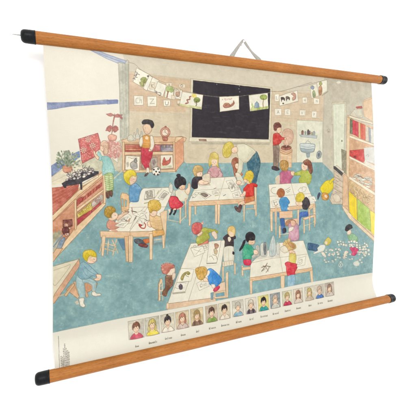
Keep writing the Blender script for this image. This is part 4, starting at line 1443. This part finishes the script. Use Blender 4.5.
tiles(162, 182, 4, 2, 14, 15, 3, 12, 13)
tiles(224, 184, 5, 3, 15, 14, 4, 13, 12)
tiles(116, 228, 4, 3, 16, 15, -3, 14, 12)
tiles(304, 196, 3, 5, 14, 16, 2, 12, 13)
tiles(292, 232, 2, 2, 15, 15, 3, 13, 12)
tiles(84, 290, 1, 4, 10, 13, 1, 14, 10)
tiles(200, 262, 2, 2, 11, 12, -2, 9, 8)
for k in range(34):
    x, y = rnd.uniform(86, 330), rnd.uniform(228, 306)
    F([x, y, x + 11, y + 2, x + 9, y + 11, x - 2, y + 9], 'e4e0cc', '8a9088', w=.6, a=.8)
E(182, 326, 12, 11, None, 'e4dfca', w=1.6)
E(182, 326, 4, 4, 'e4dfca', None)
E(276, 318, 18, 13, 'c8d0c4', 'e4dfca', g=2, w=1)
for k in range(5):
    C([262, 312 + k * 4, 276, 308 + k * 4, 292, 314 + k * 4], 'eee8d6', 1, .7)
S("204 250 214 240 228 250 214 268 204 290 198 288 202 266", 'e8dfca', '9a8a74', w=.8)

# ================================================================ white margin, portraits, names
T(0, 0, 416)
F("30 337.4 53 332.4 119.4 318.4 176 308.2 244 295.4 313.6 281.4 372.6 272.4 400 266 400 420 30 420", 'ece7d7', None, g=.12)
L("53 332.4 119.4 318.4 176 308.2 244 295.4 313.6 281.4 372.6 272.4", '8a9690', .9, .5)

HAIRS = [('7a4a38', 'c84058', 'd5cdb9', 'short'), ('d6c470', 'e2d048', 'c8c4b0', 'plaits'), ('2e2a2e', 'ece4d0', 'd2cab4', 'knot'),
         ('c07e66', 'c8b4a8', 'd6c4a4', 'long'), ('c0a26c', '8a6a54', 'd8c49e', 'long'), ('5a4038', '8aa458', 'c9b8a0', 'short'),
         ('3c3030', 'ece2cc', 'd8cdb0', 'short'), ('e0dcc8', '8fb4c0', 'd9d4c2', 'short'), ('e2dac4', '7a6c74', 'ddd6c6', 'long'),
         ('2e2a2e', '3f9c98', 'e2d88e', 'short'), ('d8c0a8', 'c8c8bc', '8c9698', 'long'), ('c8b478', 'c03a58', 'd2ceb0', 'short'),
         ('a07058', 'e2d4c4', 'd9cbb8', 'long'), ('cdbb74', 'd0c0a8', 'd8d0bc', 'long'), ('d0bca8', '4a74b0', 'd4ccba', 'short'), ('9a7a6a', 'd0c4b8', 'c4b8a8', 'long')]
# frames (left x, top y, bottom y) measured at the top-left corners; perspective widths shrink to the right
XS = [128.0, 144.6, 160.4, 175.3, 190.2, 205.2, 218.3, 232.0, 245.1, 257.8, 269.8, 282.0, 293.0, 304.4, 314.6, 324.6]
WS = [15.4, 14.3, 13.6, 13.2, 12.6, 11.9, 11.4, 11.0, 10.8, 10.6, 10.0, 9.6, 9.4, 9.2, 9.0, 9.0]
for i, (hair, shirt, back, kind) in enumerate(HAIRS):
    x, w_ = XS[i], WS[i]
    yt = 321.4 - (x - 128) * .195 + (.0 if i < 8 else .2)
    h_ = 18.4 - (x - 128) * .026
    s_ = -.19 * w_

    def q(u, v):
        return [x + u * w_ + v * h_ * .05, yt + u * s_ + v * h_]
    F(q(0, 0) + q(1, 0) + q(1, 1) + q(0, 1), back, '8a8070', g=2, w=.8)

    def sh(uv, col, ink=INK, **k):
        S(sum((q(a_, b_) for a_, b_ in uv), []), col, ink, w=.8, **k)
    if kind in ('long', 'plaits'):
        sh([(.28, .3), (.4, .14), (.6, .14), (.74, .3), (.78, .6), (.72, .74), (.3, .74), (.24, .58)], hair, '7a6048', g=2)
    sh([(.12, 1.0), (.16, .82), (.36, .7), (.64, .7), (.84, .82), (.9, 1.0)], shirt, '6a4a44', g=1.6)
    sh([(.42, .6), (.58, .6), (.6, .74), (.5, .78), (.4, .74)], 'eccaa8', None)
    sh([(.32, .38), (.5, .26), (.68, .38), (.66, .56), (.5, .68), (.34, .56)], 'f2d4b4', '9a6a54')
    if kind == 'knot':
        sh([(.44, .02), (.56, .02), (.58, .12), (.42, .12)], hair, None)
    sh([(.28, .5), (.25, .36), (.28, .24), (.36, .14), (.46, .12), (.52, .08), (.64, .13), (.73, .23), (.76, .38), (.73, .52), (.68, .42), (.6, .31), (.52, .39), (.44, .32), (.38, .41), (.34, .4)], hair, '5a4638', g=2)
    for u, v, du, dv in ((.38, .18, -.08, .16), (.5, .13, -.04, .18), (.58, .14, .06, .14), (.66, .2, .06, .2)):
        C(q(u, v) + q(u + du * .6, v + dv * .4) + q(u + du, v + dv), '5a4638', .7, .6)
    if kind == 'plaits':
        for u in (.26, .74):
            sh([(u - .05, .5), (u + .05, .5), (u + .05, .78), (u - .04, .78)], hair, '7a6048', g=2)
    for u in (.42, .58):
        L(q(u, .46) + q(u + .02, .47), '3f302c', .9, .9)
    C(q(.45, .58) + q(.5, .6) + q(.55, .58), 'a8605a', .8, .8)
    if shirt in ('ece4d0', 'c8b4a8', '8a6a54', 'ece2cc', 'd0c4b8', '7a6c74'):
        C(q(.4, .74) + q(.5, .84) + q(.6, .74), '6a4a44', .9, .7)
        L(q(.5, .84) + q(.5, 1), '6a4a44', .8, .6)
    if i in (4, 8):
        for u in (.3, .7):
            sh([(u - .1, .78), (u + .08, .76), (u + .06, .98), (u - .06, .98)], ['6a5244', '4a4046'][i == 8], None)
    # the first name below, set in small type
    n = [3, 7, 6, 4, 3, 6, 7, 5, 4, 7, 6, 6, 5, 3, 5, 5][i]
    cw = 1.25 - i * .018
    nx0, ny0 = x + w_ * .5 - n * cw / 2 + h_ * .08, yt + h_ * 1.42 + s_ * .5 + n * cw * .095
    ny0 += (i < 2) * .6
    for k in range(n):
        bx, by = nx0 + k * cw, ny0 - k * cw * .19
        tall = 2.0 if k == 0 or rnd.random() < .3 else 1.3
        up = rnd.choice(['i', 'o', 'n', 'e'])
        if up == 'i' or k == 0:
            L([bx + .3, by, bx + .35, by - tall], '5c574f', 1.05, .85)
        if up == 'o':
            C([bx + .2, by - .2, bx + .5, by - 1.1, bx + .9, by - .6, bx + .5, by - .05, bx + .2, by - .3], '5c574f', 1.0, .85)
        elif up == 'n':
            C([bx + .15, by, bx + .2, by - 1.1, bx + .7, by - 1.1, bx + .8, by - .1], '5c574f', 1.0, .85)
        elif up == 'e':
            C([bx + .2, by - .6, bx + .8, by - .75, bx + .5, by - 1.2, bx + .2, by - .5, bx + .8, by - .1], '5c574f', 1.0, .85)
# imprint down the left edge of the margin, several lines of tiny upright type
T(40, 318)
L("113 110 116 205 120 306", '55504a', 1, .75)
for j, (x, y0, y1) in enumerate(((126, 232, 300), (135, 236, 302), (142, 186, 300), (150, 156, 300), (158, 182, 296), (166, 196, 296), (174, 205, 292))):
    y = y0
    while y < y1:
        l = rnd.uniform(4, 14)
        k = 0
        while k < l:
            L([x + rnd.uniform(-2, 1) + (y - 156) * .03, y + k, x + rnd.uniform(1, 4) + (y - 156) * .03, y + k + rnd.uniform(-1, 1.4)], '5f5a52', .75, .7)
            k += 1.9
        y += l + 4

# ================================================================ geometry


def material(name, rough=0.5, spec=0.5):
    m = bpy.data.materials.new(name)
    m.use_nodes = True
    nt = m.node_tree
    b = nt.nodes["Principled BSDF"]
    b.inputs["Roughness"].default_value = rough
    b.inputs["Specular IOR Level"].default_value = spec
    return m, nt, b


def noise(nt, scale, detail=4, rough=0.6, vec=None):
    n = nt.nodes.new("ShaderNodeTexNoise")
    n.inputs["Scale"].default_value = scale
    n.inputs["Detail"].default_value = detail
    n.inputs["Roughness"].default_value = rough
    if vec:
        nt.links.new(vec, n.inputs["Vector"])
    return n


def ramp(nt, fac, stops):
    r = nt.nodes.new("ShaderNodeValToRGB")
    while len(r.color_ramp.elements) < len(stops):
        r.color_ramp.elements.new(0.5)
    for e, (p, c) in zip(r.color_ramp.elements, stops):
        e.position = p
        e.color = (*c, 1)
    nt.links.new(fac, r.inputs["Fac"])
    return r


def bump(nt, b, height, strength, dist):
    n = nt.nodes.new("ShaderNodeBump")
    n.inputs["Strength"].default_value = strength
    n.inputs["Distance"].default_value = dist
    nt.links.new(height, n.inputs["Height"])
    nt.links.new(n.outputs["Normal"], b.inputs["Normal"])


def obj_coords(nt, scale):
    tc = nt.nodes.new("ShaderNodeTexCoord")
    mp = nt.nodes.new("ShaderNodeMapping")
    mp.inputs["Scale"].default_value = scale
    nt.links.new(tc.outputs["Object"], mp.inputs["Vector"])
    return mp.outputs["Vector"]


# white painted wall
m_wall, nt, b = material("white_wall_paint", 0.8, 0.2)
b.inputs["Base Color"].default_value = (0.93, 0.93, 0.93, 1)
bump(nt, b, noise(nt, 160, 3).outputs["Fac"], 0.08, 0.001)

# printed, lightly varnished paper
m_print, nt, b = material("printed_paper", 0.3, 0.24)
at = nt.nodes.new("ShaderNodeAttribute")
at.attribute_name = "print"
nt.links.new(at.outputs["Color"], b.inputs["Base Color"])
v = obj_coords(nt, (1, 1, 1))
mx = nt.nodes.new("ShaderNodeMath")
mx.operation = 'MULTIPLY_ADD'
n1, n2 = noise(nt, 900, 2, 0.6, v), noise(nt, 9, 3, 0.5, v)
nt.links.new(n2.outputs["Fac"], mx.inputs[0])
mx.inputs[1].default_value = 6.0
nt.links.new(n1.outputs["Fac"], mx.inputs[2])
bump(nt, b, mx.outputs[0], 0.25, 0.0006)
rr = ramp(nt, noise(nt, 14, 4, 0.6, v).outputs["Fac"], [(0.3, (0.22,) * 3), (0.7, (0.32,) * 3)])
nt.links.new(rr.outputs["Color"], b.inputs["Roughness"])

m_linen, nt, b = material("linen_backing", 0.9, 0.2)
b.inputs["Base Color"].default_value = (0.5, 0.47, 0.4, 1)
bump(nt, b, noise(nt, 1200, 2).outputs["Fac"], 0.3, 0.0005)

# orange-brown varnished wood, grain along the rod
m_wood, nt, b = material("varnished_wood", 0.5, 0.18)
v = obj_coords(nt, (2.2, 60, 60))
n1 = noise(nt, 5, 6, 0.65, v)
v2 = obj_coords(nt, (14, 240, 240))
n2 = noise(nt, 3, 3, 0.6, v2)
v3 = obj_coords(nt, (9, 9, 9))
n3 = noise(nt, 1.6, 3, 0.5, v3)
r1 = ramp(nt, n1.outputs["Fac"], [(0.25, (0.285, 0.104, 0.021)), (0.5, (0.345, 0.133, 0.029)), (0.75, (0.40, 0.164, 0.04))])
r2 = ramp(nt, n2.outputs["Fac"], [(0.35, (0.84, 0.8, 0.76)), (0.55, (1, 1, 1))])
r3 = ramp(nt, n3.outputs["Fac"], [(0.3, (0.86, 0.82, 0.78)), (0.7, (1.05, 1.05, 1.05))])
last = r1.outputs["Color"]
for r in (r2, r3):
    mm = nt.nodes.new("ShaderNodeMix")
    mm.data_type = 'RGBA'
    mm.blend_type = 'MULTIPLY'
    mm.inputs["Factor"].default_value = 1.0
    nt.links.new(last, mm.inputs["A"])
    nt.links.new(r.outputs["Color"], mm.inputs["B"])
    last = mm.outputs["Result"]
nt.links.new(last, b.inputs["Base Color"])
# fine dark pores and a few scuffs
v4 = obj_coords(nt, (160, 900, 900))
n4 = noise(nt, 1.0, 2, 0.5, v4)
r4 = ramp(nt, n4.outputs["Fac"], [(0.36, (0.74, 0.7, 0.66)), (0.46, (1, 1, 1))])
v5 = obj_coords(nt, (30, 130, 130))
n5 = noise(nt, 1.0, 5, 0.7, v5)
r5 = ramp(nt, n5.outputs["Fac"], [(0.66, (1, 1, 1)), (0.76, (1.35, 1.4, 1.5))])
for r in (r4, r5):
    mm = nt.nodes.new("ShaderNodeMix")
    mm.data_type = 'RGBA'
    mm.blend_type = 'MULTIPLY'
    mm.inputs["Factor"].default_value = 0.8
    nt.links.new(last, mm.inputs["A"])
    nt.links.new(r.outputs["Color"], mm.inputs["B"])
    last = mm.outputs["Result"]
nt.links.new(last, b.inputs["Base Color"])
bump(nt, b, n4.outputs["Fac"], 0.15, 0.0005)

# black plastic caps
m_cap, nt, b = material("black_plastic", 0.36, 0.14)
v = obj_coords(nt, (1, 1, 1))
rr = ramp(nt, noise(nt, 260, 3, 0.6, v).outputs["Fac"], [(0.35, (0.003, 0.0034, 0.004)), (0.7, (0.007, 0.008, 0.009))])
nt.links.new(rr.outputs["Color"], b.inputs["Base Color"])
bump(nt, b, noise(nt, 500, 2, 0.5, v).outputs["Fac"], 0.12, 0.0004)

# off-white cotton tape
m_tape, nt, b = material("cotton_tape", 0.9, 0.1)
v = obj_coords(nt, (1, 1, 1))
rr = ramp(nt, noise(nt, 420, 4, 0.7, v).outputs["Fac"], [(0.3, (0.22, 0.21, 0.19)), (0.7, (0.37, 0.355, 0.32))])
nt.links.new(rr.outputs["Color"], b.inputs["Base Color"])
bump(nt, b, noise(nt, 1500, 2, 0.5, v).outputs["Fac"], 0.5, 0.0006)

m_hook, nt, b = material("white_enamel", 0.4, 0.4)
b.inputs["Base Color"].default_value = (0.88, 0.88, 0.88, 1)


def link(name, mesh, mat, parent=None, smooth=True):
    o = bpy.data.objects.new(name, mesh)
    scene.collection.objects.link(o)
    if mat:
        mesh.materials.append(mat)
    if parent:
        o.parent = parent
    if smooth:
        mesh.polygons.foreach_set("use_smooth", [True] * len(mesh.polygons))
    return o


def grid_mesh(name, X, Y, Z):
    nz, nx = X.shape
    me = bpy.data.meshes.new(name)
    co = np.stack([X, Y, Z], -1).reshape(-1, 3).astype(np.float32)
    me.vertices.add(len(co))
    me.vertices.foreach_set("co", co.ravel())
    i = np.arange(nz - 1)[:, None] * nx + np.arange(nx - 1)[None, :]
    quads = np.stack([i, i + nx, i + nx + 1, i + 1], -1).reshape(-1, 4)
    nq = len(quads)
    me.loops.add(nq * 4)
    me.loops.foreach_set("vertex_index", quads.ravel().astype(np.int32))
    me.polygons.add(nq)
    me.polygons.foreach_set("loop_start", (np.arange(nq) * 4).astype(np.int32))
    me.update(calc_edges=True)
    return me


chart = bpy.data.objects.new("wall_chart", None)
scene.collection.objects.link(chart)
chart["label"] = "classroom picture chart on two orange-brown rods, hanging from a white wall"
chart["category"] = "wall chart"

# the sheet
mz, mxn = NZ, NX
zz = np.linspace(TOP_Z, BOT_Z, mz)
uu = np.linspace(0, 1, mxn)
xl, xr = edge(EL, zz), edge(ER, zz)
XX = xl[:, None] + (xr - xl)[:, None] * uu[None, :]
ZZ = np.repeat(zz[:, None], mxn, 1)
YY = sheet_depth(XX, ZZ)
sheet_me = grid_mesh("printed_sheet", XX, YY, ZZ)
cx = np.clip((XX - X0) * RES, 0, NX - 1.001)
ix = cx.astype(int)
fx_ = (cx - ix)[..., None]
jz = np.arange(mz)[:, None]
colour = canvas[jz, ix] * (1 - fx_) + canvas[jz, np.minimum(ix + 1, NX - 1)] * fx_
lin = np.where(colour <= 0.04045, colour / 12.92, ((np.clip(colour, 0, 1) + 0.055) / 1.055) ** 2.4)
grey = lin @ np.array([0.2126, 0.7152, 0.0722])
lin = np.clip(grey[..., None] + (lin - grey[..., None]) * 1.08 - 0.018, 0.003, 1) / GAIN
rgba = np.ones((mz * mxn, 4), np.float32)
rgba[:, :3] = lin.reshape(-1, 3)
ca = sheet_me.color_attributes.new("print", 'FLOAT_COLOR', 'POINT')
ca.data.foreach_set("color", rgba.ravel())
sheet = link("printed_sheet", sheet_me, m_print, chart)

# linen glued to its back, as a thin solid
zz = np.linspace(TOP_Z, BOT_Z, 120)
uu = np.linspace(0, 1, 120)
xl, xr = edge(EL, zz), edge(ER, zz)
XX = (xl[:, None] + (xr - xl)[:, None] * uu[None, :])
ZZ = np.repeat(zz[:, None], 120, 1)
lin_me = grid_mesh("linen_backing", XX, sheet_depth(XX, ZZ) + 0.0004, ZZ)
backing = link("linen_backing", lin_me, m_linen, sheet)
so = backing.modifiers.new("thickness", 'SOLIDIFY')
so.thickness = 0.0007
so.offset = -1.0


def lathe(name, profile, seg=64):
    """profile of (x, radius) turned about the x axis"""
    verts, faces = [], []
    for x, r in profile:
        for k in range(seg):
            a = 2 * math.pi * k / seg
            verts.append((x, r * math.cos(a), r * math.sin(a)))
    n = len(profile)
    for i in range(n - 1):
        for k in range(seg):
            k2 = (k + 1) % seg
            faces.append((i * seg + k, i * seg + k2, (i + 1) * seg + k2, (i + 1) * seg + k))
    faces.append(tuple(range(seg))[::-1])
    faces.append(tuple((n - 1) * seg + k for k in range(seg)))
    me = bpy.data.meshes.new(name)
    me.from_pydata(verts, [], faces)
    me.update()
    return me


LEN = 1.04315
ROD_R = 0.01285
half = LEN / 2 - 0.016
n_r = 90
prof = []
for i in range(n_r + 1):
    x = -half + 2 * half * i / n_r
    prof.append((x, ROD_R + 0.00010 * math.sin(x * 23) + 0.00006 * math.sin(x * 61 + 1)))
rod_me = lathe("rod", prof)
# cap: a mouth with a small lip, a slightly tapered body and a rounded end
R = 0.01375
cap_prof = [(0.0, ROD_R - 0.0006), (0.0, R - 0.0003), (0.0004, R), (0.0022, R + 0.0001), (0.0028, R - 0.0002), (0.010, R - 0.0002), (0.019, R - 0.0005)]
for k in range(1, 11):
    t = math.pi / 2 * k / 10
    cap_prof.append((0.019 + 0.0085 * math.sin(t), R - 0.0005 - 0.0075 * (1 - math.cos(t))))
cap_prof.append((0.0278, 0.004))
cap_me = lathe("end_cap", cap_prof)
for i, (x, z) in enumerate(((0.0, ROD_Z), (-0.01444, -ROD_Z))):
    rod = link("rod", rod_me, m_wood if i == 0 else None, chart)
    rod.location = (x, 0, z)
    rod.rotation_euler = (1.1 * i, 0, 0)
    for s in (-1, 1):
        cap = link("end_cap", cap_me, m_cap if (i == 0 and s < 0) else None, rod)
        cap.location = (s * (LEN / 2 - 0.0278), 0, 0)
        cap.rotation_euler = (0, 0, 0 if s > 0 else math.pi)
        if i == 0 and s < 0:
            tm = lathe("pin", [(0, 0.0009), (0.008, 0.0008), (0.0145, 0.0006), (0.015, 0.0003)], 12)
            pin = link("pin", tm, m_tape, cap)
            pin.location = (0.0275, 0, 0.001)
for me in (rod_me, cap_me):
    for p in me.polygons:
        if len(p.vertices) > 4:
            p.use_smooth = False


def at_depth(px, py, y):
    p = np.array([[(px - 208) / 355.0, (208 - py) / 355.0, -1.0]]) @ SURVEY.T
    t = (y - CAM_LOC[1]) / p[0, 1]
    return np.array(CAM_LOC) + t * p[0]


# flat cotton tape: up from the rod, over the hook and down again
WALL_Y = 0.062
path = []
a0, a1 = at_depth(231.6, 58.5, 0.004), at_depth(242.6, 40.6, 0.048)
b1, b0 = at_depth(243.8, 40.6, 0.048), at_depth(260.2, 62.6, 0.004)
widths = []
rz = ROD_Z


def wrap(p, ang):
    return np.array([p[0], (ROD_R + 0.0012) * math.sin(ang), rz + (ROD_R + 0.0012) * math.cos(ang)])


a0[2] = b0[2] = rz + ROD_R + 0.001
for ang in (1.9, 1.4, 0.9, 0.45):
    path.append(wrap(a0, ang))
    widths.append(0.0125)
for t in np.linspace(0, 1, 16):
    path.append(a0 + (a1 - a0) * t + np.array([0, 0.004 * math.sin(t * 3.1), 0]))
    widths.append(0.0125 - 0.0070 * t ** 0.8)
mid = (a1 + b1) / 2 + np.array([0, -0.001, 0.0006])
path.append(mid)
widths.append(0.0055)
for t in np.linspace(0, 1, 16):
    path.append(b1 + (b0 - b1) * t + np.array([0, 0.004 * math.sin((1 - t) * 3.1), 0]))
    widths.append(0.006 + 0.0055 * t ** 0.8)
for ang in (0.45, 0.9, 1.4, 1.9):
    path.append(wrap(b0, ang))
    widths.append(0.0115)
path = np.array(path)
verts, faces = [], []
n = len(path)
for i in range(n):
    d = path[min(i + 1, n - 1)] - path[max(i - 1, 0)]
    d /= np.linalg.norm(d)
    nrm = np.array([0, -1.0, 0.0])
    if i < 5 or i > n - 6:
        nrm = np.array([0, path[i][1], path[i][2] - rz])
        d = np.array([0, 0, 1.0])
        side = np.array([1.0 if i < n / 2 else -1.0, 0, 0])
        nrm /= np.linalg.norm(nrm)
    else:
        side = np.cross(d, nrm)
        side /= np.linalg.norm(side)
        if side[2] > 0:
            side = -side
        if i == n // 2:
            side = np.array([0, 0, -1.0])
        tw = 0.3 * math.sin(i * 0.5)
        side = side * math.cos(tw) + nrm * math.sin(tw)
    for k in range(5):
        s = (k / 4 - 0.5) * widths[i]
        verts.append(path[i] + side * s)
for i in range(n - 1):
    for k in range(4):
        faces.append((i * 5 + k, i * 5 + k + 1, (i + 1) * 5 + k + 1, (i + 1) * 5 + k))
tape_me = bpy.data.meshes.new("hanging_cord")
tape_me.from_pydata([tuple(p) for p in verts], [], faces)
tape_me.update()
tape = link("hanging_cord", tape_me, m_tape, chart)
so = tape.modifiers.new("thickness", 'SOLIDIFY')
so.thickness = 0.0011
so.offset = 0

# the wall and the small white hook the cord hangs on
me = bpy.data.meshes.new("wall")
X_, Z_, D_ = 5.0, 3.0, 0.12
vs = [(sx * X_, WALL_Y + dy, sz * Z_) for dy in (0, D_) for sx, sz in ((-1, -1), (1, -1), (1, 1), (-1, 1))]
me.from_pydata(vs, [], [(0, 1, 2, 3), (7, 6, 5, 4), (0, 4, 5, 1), (1, 5, 6, 2), (2, 6, 7, 3), (3, 7, 4, 0)])
me.update()
wall = link("wall", me, m_wall, smooth=False)
wall["kind"] = "structure"

hp = (a1 + b1) / 2
hook = link("wall_hook", lathe("wall_hook", [(0, 0.0045), (0.0012, 0.0045), (0.0016, 0.0016), (0.016, 0.0016), (0.0165, 0.0030), (0.0180, 0.0030), (0.0184, 0.0022)], 24), m_hook)
hook.rotation_euler = (0, 0, -math.pi / 2)
hook.location = (hp[0], WALL_Y, hp[2] - 0.0035)
hook["label"] = "tiny white enamelled hook in the white wall at the peak of the hanging cord"
hook["category"] = "hook"
